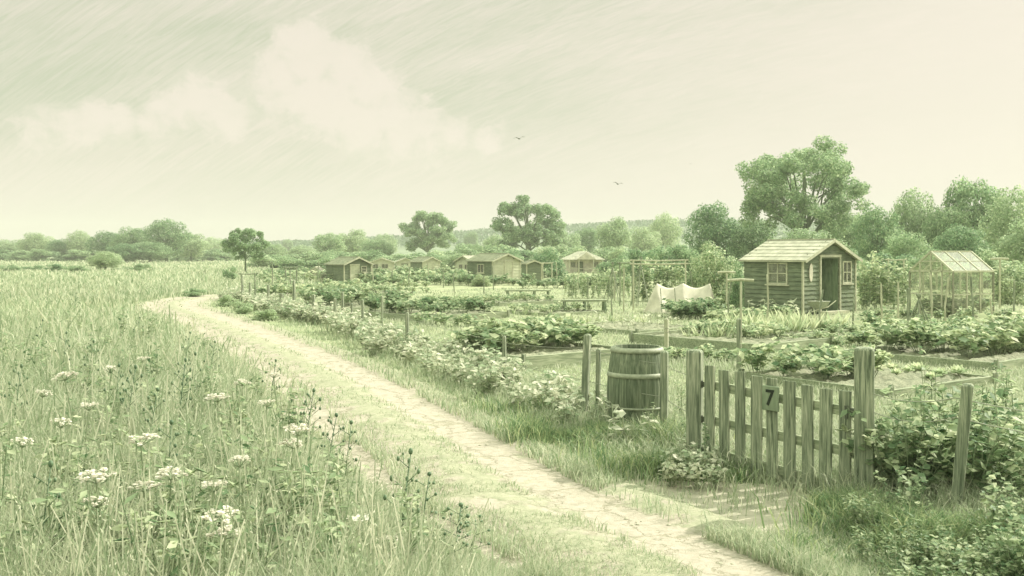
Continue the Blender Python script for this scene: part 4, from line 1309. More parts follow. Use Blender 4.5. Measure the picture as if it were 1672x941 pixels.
def make_shed(loc, ang, w, L, eave, apex, label, cat='shed', side_mat='board_dark', front_mat='board_dark', roof_mat='felt', door=None, door_open=False,
              front_win=(), side_win=(), row=0.15, group='allotment sheds', peak=0.5, over=0.13, porch=False):
    t = empty('garden_shed', (loc[0], loc[1], 0), ang, label, cat, group)
    zf = lambda x: eave + (apex - eave) * (1 - abs(x / w - peak) / (peak if x / w < peak else 1 - peak)) - 0.02
    holes = [(a, b, c, d_) for (a, b, c, d_, _, _) in front_win]
    if door: holes.append((door[0], door[1], 0, door[2]))
    fr = MB(); clad_wall(fr, (0, 0, 0), (1, 0, 0), w, zf, holes, row, out=(0, -1, 0))
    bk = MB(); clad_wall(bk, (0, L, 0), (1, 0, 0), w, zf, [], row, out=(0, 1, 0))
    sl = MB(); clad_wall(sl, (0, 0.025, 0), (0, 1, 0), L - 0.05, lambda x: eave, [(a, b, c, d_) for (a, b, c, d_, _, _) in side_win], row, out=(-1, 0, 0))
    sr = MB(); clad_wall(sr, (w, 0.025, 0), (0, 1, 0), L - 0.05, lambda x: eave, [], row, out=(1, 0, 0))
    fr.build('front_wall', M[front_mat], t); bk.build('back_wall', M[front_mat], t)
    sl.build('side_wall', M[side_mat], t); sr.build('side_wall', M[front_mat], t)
    MB().box((w / 2, L / 2, 0.04), (w - 0.06, L - 0.06, 0.08)).build('floor', M['interior'], t)
    # corner posts
    for x, y in ((0, 0), (w, 0)):
        MB().box((x, y - 0.012, eave / 2), (0.07, 0.06, eave - 0.03)).build('corner_trim', M['trim' if front_mat != 'board_dark' else 'wood_pale'], t)
    # roof
    rb = MB()
    ax = w * peak
    for sgn in (0, 1):
        xe = -over if sgn == 0 else w + over
        ze = eave - (apex - eave) * over / (ax if sgn == 0 else w - ax)
        d_ = Vector((ax - xe, 0, apex - ze)); ln_ = d_.length; d_.normalize()
        nrm = Vector((-d_.z, 0, d_.x)) if d_.x > 0 else Vector((d_.z, 0, -d_.x))
        nrow = 6
        for k in range(nrow):
            a = Vector((xe, 0, ze)) + d_ * (ln_ * k / nrow); b = Vector((xe, 0, ze)) + d_ * (ln_ * (k + 1) / nrow)
            for (ya, yb) in ((-0.2, L * 0.48), (L * 0.48 + 0.006, L + 0.15)):
                o1, o2 = nrm * 0.034, nrm * 0.02
                vs = [a + o1 + Vector((0, ya, 0)), a + o1 + Vector((0, yb, 0)), b + o2 + Vector((0, yb, 0)), b + o2 + Vector((0, ya, 0)),
                      a + Vector((0, ya, 0)), a + Vector((0, yb, 0)), b + Vector((0, yb, 0)), b + Vector((0, ya, 0))]
                rb.add(vs, [(0, 1, 2, 3), (7, 6, 5, 4), (1, 0, 4, 5), (3, 2, 6, 7), (0, 3, 7, 4), (2, 1, 5, 6)])
    roof = rb.build('roof', M[roof_mat], t)
    MB().box((ax, L / 2 - 0.02, apex + 0.03), (0.12, L + 0.36, 0.03)).build('ridge_cap', M['trim'], roof)
    for sgn in (0, 1):
        xe = -over if sgn == 0 else w + over
        ze = eave - (apex - eave) * over / (ax if sgn == 0 else w - ax)
        MB().beam((xe, -0.212, ze - 0.02), (ax, -0.212, apex - 0.02), 0.022, 0.1, up=(0, 0, 1)).build('barge_board', M['trim'], roof)
    MB().beam((-over, -0.2, eave - (apex - eave) * over / ax - 0.015), (-over, L + 0.15, eave - (apex - eave) * over / ax - 0.015), 0.05, 0.03).build('eave_board', M['trim'], roof)
    if door:
        a, b, zt = door
        fb = MB()
        fb.box((a - 0.03, -0.03, zt / 2), (0.06, 0.07, zt)); fb.box((b + 0.03, -0.03, zt / 2), (0.06, 0.07, zt)); fb.box(((a + b) / 2, -0.032, zt + 0.04), (b - a + 0.16, 0.075, 0.09))
        fb.build('door_frame', M['trim'], t)
        db = MB()
        n = 5
        for k in range(n):
            db.box(((k + 0.5) * (b - a) / n, 0.018, zt / 2), ((b - a) / n - 0.006, 0.03, zt - 0.03))
        db.box(((b - a) / 2, 0.04, 0.35), (b - a - 0.05, 0.02, 0.09)); db.box(((b - a) / 2, 0.04, zt - 0.35), (b - a - 0.05, 0.02, 0.09))
        dr = db.build('door', M['interior' if door_open else 'board_pale'], t)
        if door_open:
            dr.location = (b, 0.02, 0.02); dr.rotation_euler.z = R(108)
        else:
            dr.location = (a, -0.035, 0.01)
        hb = MB(); hb.ball(((b - a) * 0.87, -0.03, zt * 0.5), 0.035, 8); hb.build('handle', M['trim'], dr)
        MB().box(((a + b) / 2, -0.22, 0.05), (b - a + 0.2, 0.3, 0.09)).build('door_step', M['wood_pale'], t)
    for (a, b, c, d_, cc, rr) in front_win: make_window(t, 'front', a, b, c, d_, cc, rr)
    for (a, b, c, d_, cc, rr) in side_win: make_window(t, 'side', a, b, c, d_, cc, rr)
    return t


shedA = make_shed((9.66, 33.1), R(40), 3.2, 2.35, 1.86, 2.52, 'large dark boarded shed with pale roof and open door', door=(1.02, 2.16, 1.93), door_open=True,
                  front_win=[(2.42, 2.88, 1.06, 1.74, 2, 2)], side_win=[(0.62, 1.32, 1.06, 1.7, 2, 2)])
# pale oval panel hanging beside the open door, and rafters tail
pan = MB(); n = 20
vs = [(0.43 + 0.1 * math.cos(2 * math.pi * k / n), -0.03, 1.42 + 0.31 * math.sin(2 * math.pi * k / n)) for k in range(n)]
vs += [(x, -0.05, z) for x, _, z in vs]
pan.add(vs, [tuple(range(n)), tuple(range(2 * n - 1, n - 1, -1))] + [(k, k + n, (k + 1) % n + n, (k + 1) % n) for k in range(n)])
pan.add([(x - 0.13, y + 0.01, z) for x, y, z in []], [])
t = pan.build('wall_mirror', M['cloth'], loc=(9.66, 33.1, 0), rz=R(40)); tag(t, 'pale oval panel hung left of the open shed door', 'mirror')

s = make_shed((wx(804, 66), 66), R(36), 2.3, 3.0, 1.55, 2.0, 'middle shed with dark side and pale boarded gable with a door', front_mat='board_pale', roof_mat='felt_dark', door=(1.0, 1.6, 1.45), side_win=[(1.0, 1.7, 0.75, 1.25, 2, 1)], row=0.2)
s = make_shed((wx(562, 68), 68), R(38), 2.1, 2.6, 1.3, 1.75, 'dark boarded shed standing alone left of the middle plots', front_mat='board_dark', roof_mat='felt_dark', door=(0.5, 1.1, 1.2), front_win=[(1.35, 1.7, 0.75, 1.1, 1, 2)], row=0.2)
s = make_shed((wx(690, 92), 92), R(36), 1.85, 2.2, 1.25, 1.65, 'small shed with low gable left of the curved roof hut', front_mat='board_pale', roof_mat='felt_dark', door=(0.55, 1.1, 1.15), row=0.2)
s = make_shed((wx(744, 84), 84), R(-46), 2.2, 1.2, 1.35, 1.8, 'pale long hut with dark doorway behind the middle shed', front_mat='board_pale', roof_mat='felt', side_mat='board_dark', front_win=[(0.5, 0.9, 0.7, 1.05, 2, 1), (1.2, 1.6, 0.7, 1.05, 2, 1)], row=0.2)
s = make_shed((wx(604, 100), 100), R(6), 2.4, 2.0, 1.1, 1.5, 'low pale hut behind the lone dark shed', front_mat='board_pale', side_mat='board_pale', roof_mat='felt', front_win=[(0.3, 0.8, 0.5, 0.9, 2, 1), (1.2, 1.8, 0.5, 0.9, 2, 1)], row=0.2)
s = make_shed((wx(648, 108), 108), R(10), 1.9, 2.0, 1.1, 1.45, 'tiny pale hut between the lone dark shed and the small shed', front_mat='board_pale', side_mat='board_pale', roof_mat='felt', front_win=[(0.5, 1.2, 0.5, 0.9, 2, 1)], row=0.2)
s = make_shed((wx(860, 72), 72), R(14), 1.1, 1.4, 1.3, 1.5, 'dark narrow hut right of the middle shed', front_mat='board_dark', roof_mat='felt_dark', row=0.2)

# white pavilion with a porch
Yp = 100
pv = empty('pavilion', (wx(927, Yp), Yp, 0), R(10), 'white garden pavilion with hipped porch roof in front of the trees', 'pavilion')
wpv, dpv, ev = 3.5, 2.6, 1.35
wb = MB(); clad_wall(wb, (0, 0, 0), (1, 0, 0), wpv, lambda x: ev, [(0.35, 0.75, 0.55, 1.1), (1.0, 1.6, 0, 1.15), (2.7, 3.15, 0.55, 1.1)], 0.18, out=(0, -1, 0))
clad_wall(wb, (0, 0.02, 0), (0, 1, 0), dpv, lambda x: ev, [], 0.18, out=(-1, 0, 0)); clad_wall(wb, (wpv, 0.02, 0), (0, 1, 0), dpv, lambda x: ev, [], 0.18, out=(1, 0, 0))
clad_wall(wb, (0, dpv, 0), (1, 0, 0), wpv, lambda x: ev, [], 0.18, out=(0, 1, 0))
wb.build('wall', M['cloth'], pv)
for a, b in ((0.35, 0.75), (2.7, 3.15)): make_window(pv, 'front', a, b, 0.55, 1.1, 2, 1)
rb = MB()
o_ = 0.25
rb.add([(-o_, -0.7, ev), (wpv + o_, -0.7, ev), (wpv + o_, dpv + o_, ev), (-o_, dpv + o_, ev), (1.5, 0.2, 2.18), (2.0, 0.2, 2.2), (2.0, dpv - 0.6, 2.2), (1.5, dpv - 0.6, 2.18)],
       [(0, 1, 5, 4), (1, 2, 6, 5), (2, 3, 7, 6), (3, 0, 4, 7), (4, 5, 6, 7), (3, 2, 1, 0)])
rb.build('roof', M['felt'], pv)
gb = MB(); gb.add([(0.75, -0.74, ev + 0.02), (2.75, -0.74, ev + 0.02), (1.75, -0.74, 2.1), (0.75, 0.6, ev + 0.02), (2.75, 0.6, ev + 0.02), (1.75, 0.6, 2.1)], [(0, 1, 2), (5, 4, 3), (0, 2, 5, 3), (1, 4, 5, 2), (0, 3, 4, 1)])
gb.build('porch_gable', M['cloth'], pv)
for x in (0.02, 1.0, 2.5, wpv - 0.02):
    MB().box((x, -0.62, ev / 2), (0.1, 0.1, ev)).build('porch_post', M['trim'], pv)
MB().box((wpv / 2, -0.62, 0.45), (wpv, 0.05, 0.07)).build('porch_rail', M['trim'], pv)
MB().box((wpv / 2, -0.4, 0.06), (wpv + 0.3, 0.75, 0.12)).build('porch_floor', M['wood_pale'], pv)
MB().box((1.3, 0.06, 0.6), (0.56, 0.04, 1.1)).build('door', M['board_dark'], pv)


# ------------------------------------------------------------------ greenhouses
def make_greenhouse(loc, ang, w, L, eave, apex, nw, nl, label, b=0.035, wood='trim', name='greenhouse', slant=0.0):
    """local x along the gable, local y along the side"""
    t = empty(name, (loc[0], loc[1], 0), ang, label, 'greenhouse')
    fb = MB()
    P0 = lambda x, y, z: (x, y, z)
    sx = slant
    for y in (0, L):
        for i in range(nw + 1):
            x = w * i / nw
            zt = eave + (apex - eave) * (1 - abs(2 * x / w - 1))
            xt = x + (sx * (1 - 2 * x / w))
            fb.beam(P0(x, y, 0), P0(xt, y, zt), b, b)
        fb.beam(P0(sx, y, eave), P0(w / 2, y, apex), b * 1.2, b * 1.2); fb.beam(P0(w - sx, y, eave), P0(w / 2, y, apex), b * 1.2, b * 1.2)
        fb.beam(P0(sx, y, eave), P0(w - sx, y, eave), b, b)
        fb.beam(P0(0, y, eave * 0.5), P0(w, y, eave * 0.5), b * 0.8, b * 0.8)
        fb.beam(P0(w * 0.25, y, (eave + apex) / 2), P0(w * 0.75, y, (eave + apex) / 2), b * 0.8, b * 0.8)
    for i in range(nl + 1):
        y = L * i / nl
        fb.beam(P0(0, y, 0), P0(sx, y, eave), b, b); fb.beam(P0(w, y, 0), P0(w - sx, y, eave), b, b)
        fb.beam(P0(sx, y, eave), P0(w / 2, y, apex), b, b); fb.beam(P0(w - sx, y, eave), P0(w / 2, y, apex), b, b)
    for x, z, k in ((sx, eave, 1.3), (w - sx, eave, 1.3), (w / 2, apex, 1.4), (0, 0.05, 1.2), (w, 0.05, 1.2), (sx / 2, eave * 0.5, 0.8), (w - sx / 2, eave * 0.5, 0.8),
                    (w * 0.25 + sx / 2, (eave + apex) / 2, 0.7), (w * 0.75 - sx / 2, (eave + apex) / 2, 0.7)):
        fb.beam(P0(x, 0, z), P0(x, L, z), b * k, b * k)
    fb.build('frame', M[wood], t)
    e = 0.006
    def pane(vs, nm):
        MB().add(vs, [tuple(range(len(vs)))]).build(nm, M['glass'], t)
    for y in (0, L):
        pane([(0, y + e, 0), (w, y + e, 0), (w - sx, y + e, eave), (w / 2, y + e, apex), (sx, y + e, eave)], 'gable_glass')
    pane([(0 + e, 0, 0), (0 + e, L, 0), (sx + e, L, eave), (sx + e, 0, eave)], 'side_glass'); pane([(w - e, 0, 0), (w - e, L, 0), (w - sx - e, L, eave), (w - sx - e, 0, eave)], 'side_glass')
    pane([(sx, 0, eave + e), (sx, L, eave + e), (w / 2, L, apex + e), (w / 2, 0, apex + e)], 'roof_glass'); pane([(w - sx, 0, eave + e), (w - sx, L, eave + e), (w / 2, L, apex + e), (w / 2, 0, apex + e)], 'roof_glass')
    return t


# corner nearest the viewer is at px 1556; gable runs back-left, side runs back-right
gcorner = Vector((14.0, 31.6)); gd = Vector((math.cos(R(120)), math.sin(R(120))))
gw = 1.63
g0 = gcorner + gd * gw
gh = make_greenhouse((g0.x, g0.y), R(-60), gw, 2.05, 1.48, 2.12, 4, 3, 'big pale framed greenhouse standing right of the open shed', b=0.045, wood='trim')
pts = []
for i in range(9):
    u, v = random.uniform(0.25, 0.75) * gw, 0.25 + 1.6 * i / 8
    pts.append((g0.x + u * math.cos(R(-60)) - v * math.sin(R(-60)), g0.y + u * math.sin(R(-60)) + v * math.cos(R(-60))))
scatter('leafy_vegetable', P_big, pts, 'leafy plant growing inside the big greenhouse', 'vegetable', 'plants inside the greenhouse', 1.0, 1.5)
make_greenhouse((wx(494, 70), 70), R(4), 1.75, 2.4, 0.55, 1.05, 4, 3, 'little pale glasshouse with slanted sides left of the dark shed', b=0.05, name='glasshouse', slant=0.12)

# ------------------------------------------------------------------ benches
def bench(px0, px1, ptop, pbase, label, depth=0.4, legs=4):
    X0, Y = gp(px0, pbase); X1, _ = gp(px1, pbase)
    L = X1 - X0; h = (pbase - ptop) / F * Y
    t = empty('plank_bench', (X0, Y, 0), R(4), label, 'bench', 'plank benches on the plots')
    MB().box((L / 2, 0, h - 0.025), (L, 0.17, 0.065)).build('plank', M['wood_flat'], t, bevel=0.006)
    MB().box((L / 2, 0.185, h - 0.027), (L, 0.17, 0.065)).build('plank', M['wood_flat'], t, bevel=0.006)
    for k in range(legs):
        x = L * (0.06 + 0.88 * k / (legs - 1))
        for y, s_ in ((-0.03, -0.07), (0.22, 0.07)):
            MB().beam((x, y, h - 0.05), (x + random.uniform(-0.05, 0.05), y + s_, 0), 0.085, 0.07).build('leg', M['bark'], t)
    return t


bench(824, 900, 474, 489, 'farther plank bench, longer and level with the middle shed', legs=4)
bench(918, 992, 490, 512, 'nearer plank bench with splayed legs left of the cloth tent', legs=3)

# ------------------------------------------------------------------ cloth tent
Yt = 34.5
tent = empty('cloth_tent', (wx(1052, Yt), Yt, 0), R(3), 'cream cloth draped over low poles like a tent on the plots', 'tent')
sp = F / Yt
xs_ = [0, 20 / sp, 62 / sp, 108 / sp, 116 / sp]
Ht = 1.02
nu, nv = 56, 24
vs, fs = [], []
Lt = 2.45
for i in range(nu + 1):
    x = Lt * i / nu
    def ridge(x):
        pk = [0.42, 1.32, 2.28]
        if x < pk[0]: return Ht * (x / pk[0]) ** 0.85
        if x > pk[2]: return Ht * max(0, (Lt + 0.12 - x) / (Lt + 0.12 - pk[2]))
        for a, b in zip(pk[:-1], pk[1:]):
            if a <= x <= b:
                t = (x - a) / (b - a); return Ht * (1 - 0.17 * math.sin(math.pi * t))
    rz_ = ridge(x)
    fold = 0.04 * math.sin(x * 7)
    for j in range(nv + 1):
        v = -1 + 2 * j / nv
        a = abs(v)
        half = 0.8 * (0.2 + 0.8 * rz_ / Ht)
        z = rz_ * (1 - a) ** 0.9 if a < 1 else 0
        y = v * half + fold * a * (1 if v > 0 else -1)
        vs.append((x - (0.35 * a if x < 0.42 else 0) * 0 + 0.03 * math.sin(7 * v + x), y, max(z, 0.0) + 0.012))
for i in range(nu):
    for j in range(nv):
        k = i * (nv + 1) + j
        fs.append((k, k + 1, k + nv + 2, k + nv + 1))
MB().add(vs, fs).build('cloth', M['cloth'], tent, smooth=True)
for x in (0.42, 1.32, 2.28):
    MB().tube([(x, 0, 0), (x, 0, Ht + 0.03)], 0.02, 6).build('pole', M['wood_up'], tent)
for x in (0.46, 0.95):
    MB().tube([(x, -0.8, 0), (x, -0.5, Ht * 0.85)], 0.016, 6).build('prop_stick', M['wood_up'], tent)

# ------------------------------------------------------------------ railed frame, T posts, net frames, cane wigwams
def frame(px0, px1, ptop, pbase, label, rails=2, mat='wood_pale', name='timber_frame', th=0.06, cat='plant frame'):
    X0, Y = gp(px0, pbase); X1, _ = gp(px1, pbase)
    L = X1 - X0; h = (pbase - ptop) / F * Y
    t = empty(name, (X0, Y, 0), R(3), label, cat)
    for x in (0, L): MB().tube([(x, 0, -0.05), (x + 0.01, 0, h * 0.5), (x, 0, h)], th / 2, 7).build('upright', M[mat], t)
    for k in range(rails):
        MB().tube([(-0.12, 0.03, h - 0.03 - 0.13 * k), (L / 2, 0.035, h - 0.045 - 0.13 * k), (L + 0.12, 0.03, h - 0.02 - 0.13 * k)], th / 2 * 0.9, 7).build('rail', M[mat], t)
    return t


frame(1034, 1120, 424, 507, 'pale double railed frame behind the cloth tent')
frame(394, 416, 446, 503, 'thin goal shaped frame under the round young tree', 1, 'wood_up', th=0.05)
frame(466, 484, 436, 470, 'small dark hurdle frame left of the little glasshouse', 1, 'wood_up', th=0.09)
frame(886, 901, 429, 458, 'narrow pale frame right of the dark narrow hut', 1, 'wood_pale', th=0.1)
frame(1450, 1476, 423, 500, 'slim pale frame among the beans left of the greenhouse', 1)
frame(1012, 1032, 428, 500, 'tall thin frame left of the double railed frame', 1, 'wood_up', th=0.05)


def tpost(px, ptop, pbase, bar_px, label, r=0.022):
    X, Y = gp(px, pbase); h = (pbase - ptop) / F * Y; L = bar_px / F * Y
    t = empty('line_post', (X, Y, 0), R(5), label, 'line post', 'tee topped posts on the plots')
    MB().tube([(0, 0, -0.05), (0.01, 0, h)], r, 8).build('upright', M['wood_pale'], t)
    MB().tube([(-L / 2, 0, h + 0.02), (0, 0, h + 0.035), (L / 2, 0, h + 0.02)], r * 1.15, 8).build('crossbar', M['wood_pale'], t)


tpost(1209, 460, 602, 44, 'tall pale tee post before the dark shed wall')
tpost(1186, 446, 520, 30, 'short pale tee post left of the dark shed wall', 0.03)
tpost(1632, 424, 505, 30, 'pale tee post right of the greenhouse', 0.035)
tpost(1003, 446, 492, 8, 'stubby tee post among the climbing rows', 0.035)


def wigwam(px, ptop, pbase, label):
    X, Y = gp(px, pbase); h = (pbase - ptop) / F * Y
    t = empty('cane_wigwam', (X, Y, 0), random.uniform(0, 1), label, 'bean canes', 'cane wigwams')
    for k in range(5):
        a = k * 2 * math.pi / 5
        MB().tube([(0.4 * math.cos(a), 0.4 * math.sin(a), 0), (-0.06 * math.cos(a), -0.06 * math.sin(a), h)], 0.018, 5).build('cane', M['wood_up'], t)


wigwam(1000, 428, 494, 'bundle of crossed canes left of the railed frame')
wigwam(1046, 420, 500, 'bundle of crossed canes behind the cloth tent')
wigwam(1425, 420, 500, 'bundle of crossed canes right of the open shed')
wigwam(1500, 480, 548, 'crossed canes in front of the greenhouse')

# wheelbarrow by the shed door
X, Y = gp(1330, 517)
wb_ = empty('wheelbarrow', (X, Y, 0), R(40), 'small wheelbarrow parked by the open shed door', 'wheelbarrow')
tr = MB()
tr.add([(-0.1, -0.22, 0.5), (0.5, -0.26, 0.5), (0.5, 0.26, 0.5), (-0.1, 0.22, 0.5), (0.02, -0.15, 0.27), (0.36, -0.17, 0.27), (0.36, 0.17, 0.27), (0.02, 0.15, 0.27)],
       [(4, 5, 6, 7), (0, 1, 5, 4), (1, 2, 6, 5), (2, 3, 7, 6), (3, 0, 4, 7)])
sm = tr.build('tray', M['hoop'], wb_)
sd = sm.modifiers.new('shell', 'SOLIDIFY'); sd.thickness = 0.012
for s_ in (-1, 1):
    MB().tube([(-0.25, 0.05 * s_, 0.16), (0.1, 0.13 * s_, 0.25), (0.45, 0.2 * s_, 0.3), (0.85, 0.25 * s_, 0.5)], 0.016, 7).build('handle', M['wood_pale'], wb_)
    MB().tube([(0.32, 0.17 * s_, 0.27), (0.4, 0.2 * s_, 0.0)], 0.014, 6).build('leg', M['iron'], wb_)
wl = MB(); wl.tube([(-0.25 + 0.15 * math.cos(a), 0, 0.165 + 0.15 * math.sin(a)) for a in [i * 2 * math.pi / 20 for i in range(21)]], 0.02, 6, cap=False)
for k in range(3):
    a = k * math.pi / 3; wl.tube([(-0.25 + 0.14 * math.cos(a), 0, 0.165 + 0.14 * math.sin(a)), (-0.25 - 0.14 * math.cos(a), 0, 0.165 - 0.14 * math.sin(a))], 0.006, 5)
wl.build('wheel', M['iron'], wb_)

# ------------------------------------------------------------------ trees
def crown_arrays(clumps, per, leaf, aspect=0.7, squash=0.8):
    Vs, Qs, b = [], [], 0
    for (c, r) in clumps:
        n = max(20, int(per * (r ** 2)))
        dirs = unit(rng.normal(size=(n, 3)))
        rad = r * (0.55 + 0.5 * rng.random((n, 1))) * np.array([[1, 1, squash]])
        ctr = np.array(c) + dirs * rad
        nrm = dirs * 0.8 + rng.normal(size=(n, 3)) * 0.45 + np.array([[0, 0, 0.35]])
        V, q = leaf_arrays(ctr, nrm, leaf * rng.uniform(0.6, 1.35, n), aspect)
        Vs.append(V); Qs.append(q + b); b += len(V)
    return np.concatenate(Vs), np.concatenate(Qs)


def tree_meshes(seed, mat, nclump=34, rmin=0.09, rmax=0.15, per=9000, leaf=0.022, base=0.3, trunk_r=0.028, limbs=9, shape='oak', fork=0.3, lobed=0):
    """unit tree: height 1, crown half width 0.5"""
    rs = random.Random(seed)
    cl = []
    tries = 0
    while len(cl) < nclump and tries < 4000:
        tries += 1
        a = rs.uniform(0, 6.283); u = rs.uniform(-1, 1)
        q = math.sqrt(1 - u * u)
        k = rs.uniform(0.7, 1.0) if rs.random() < 0.8 else rs.uniform(0.2, 0.7)
        r = rs.uniform(rmin, rmax)
        z0 = (base + 1) / 2; hz_ = (1 - base) / 2
        wid = 1.0
        if shape == 'oak' and u < -0.3: wid = 0.92
        x = (0.5 - r * 0.75) * k * q * math.cos(a) * wid; y = (0.5 - r * 0.75) * k * q * math.sin(a) * wid
        z = z0 + (hz_ - r * 0.75) * k * u
        if shape == 'dome': z = base + (1 - base - r) * abs(u) * k + rs.uniform(0, 0.06)
        if all((x - c[0]) ** 2 + (y - c[1]) ** 2 + (z - c[2]) ** 2 > (0.55 * (r + rr)) ** 2 for c, rr in cl):
            cl.append(((x, y, z), r))
    lobes = []
    if lobed:
        cl = []
        tries = 0
        while len(lobes) < lobed and tries < 3000:
            tries += 1
            a = rs.uniform(0, 6.283); u = rs.uniform(-0.75, 1); R_ = rs.uniform(0.13, 0.19)
            q = math.sqrt(1 - u * u)
            c = ((0.5 - R_) * q * math.cos(a) * 1.02, (0.5 - R_) * q * math.sin(a) * 1.02, (base + 1) / 2 + ((1 - base) / 2 - R_ * 0.8) * u)
            if all(sum((c[i] - o[0][i]) ** 2 for i in range(3)) > (0.78 * (R_ + o[1])) ** 2 for o in lobes):
                lobes.append((c, R_))
        for c, R_ in lobes:
            for k in range(9):
                d_ = Vector((rs.gauss(0, 1), rs.gauss(0, 1), rs.gauss(0, 1) + 0.35)).normalized() * R_ * 0.72
                cl.append(((c[0] + d_.x, c[1] + d_.y, c[2] + d_.z * 0.85), R_ * rs.uniform(0.36, 0.52)))
    V, q = crown_arrays(cl, per, leaf)
    crown = quads_mesh('crown', [(V, q, 0)], [mat])
    tb_ = MB()
    tb_.tube([(0, 0, -0.01), (0.004, 0, fork * 0.4), (0, 0.004, fork), (0.01, 0, (base + 1) / 2 + 0.08), (0.0, 0.01, 0.86)], [trunk_r * 1.25, trunk_r, trunk_r * 0.92, trunk_r * 0.5, trunk_r * 0.15], 9)
    cl = lobes or cl
    order = sorted(range(len(cl)), key=lambda i: -abs(cl[i][0][0]))
    for i in order[:limbs]:
        c = Vector(cl[i][0])
        z0 = fork * rs.uniform(0.75, 1.3)
        p1 = Vector((c.x * 0.35, c.y * 0.35, z0 + (c.z - z0) * 0.5)); p2 = Vector((c.x * 0.75, c.y * 0.75, z0 + (c.z - z0) * 0.88))
        rr = trunk_r * rs.uniform(0.35, 0.55)
        tb_.tube([(0, 0, z0), p1, p2, c], [rr, rr * 0.75, rr * 0.45, rr * 0.2], 6)
        for _ in range(2):
            j = rs.randrange(len(cl)); d_ = Vector(cl[j][0])
            if (d_ - p1).length < 0.38: tb_.tube([p1, (p1 + d_) / 2 + Vector((0, 0, 0.015)), d_], [rr * 0.55, rr * 0.35, rr * 0.15], 5)
    return tb_.mesh('trunk', M['bark'], True), crown


TREES = {
    'oak1': tree_meshes(1, M['oak'], 40, 0.11, 0.18, per=13000, leaf=0.034, base=0.1), 'oak2': tree_meshes(2, M['oak'], 34, 0.12, 0.2, per=12000, leaf=0.034, base=0.06),
    'pale1': tree_meshes(3, M['willow'], 38, 0.11, 0.18, per=13000, leaf=0.032, base=0.08), 'pale2': tree_meshes(4, M['willow'], 34, 0.12, 0.2, per=12500, leaf=0.034, base=0.05),
    'dark1': tree_meshes(5, M['yew'], 40, 0.11, 0.18, per=13000, leaf=0.032, base=0.06),
    'open1': tree_meshes(6, M['oak'], 52, 0.085, 0.14, per=30000, leaf=0.027, lobed=24, base=0.12, limbs=18, fork=0.22, trunk_r=0.03),
    'open2': tree_meshes(7, M['oak'], 50, 0.085, 0.14, per=30000, leaf=0.027, lobed=25, base=0.1, limbs=18, fork=0.24, trunk_r=0.03),
    'lolly': tree_meshes(8, M['oak'], 40, 0.11, 0.17, per=26000, leaf=0.03, lobed=17, base=0.24, trunk_r=0.018, fork=0.4),
}
BIG = tree_meshes(22, M['oak'], 80, 0.07, 0.115, per=52000, leaf=0.0175, lobed=22, base=0.16, limbs=26, fork=0.24, trunk_r=0.026)


def place_tree(meshes, px, ptop, wpx, Y, label, group='trees behind the plots', depth=None):
    if px < 360 and Y > 200:
        Y *= 0.8; ptop -= 5
    big_f = 1.0 if meshes is BIG else 1.09
    h = wz(ptop, Y) * big_f
    w = wpx / F * Y * big_f * (1.15 if px < 360 else 1.0)
    t = empty('tree', (wx(px, Y), Y, 0), random.uniform(0, 6.28), label, 'tree', group)
    t.scale = (w, w if depth is None else depth, h)
    link('trunk', meshes[0], t); link('crown', meshes[1], t)
    return t


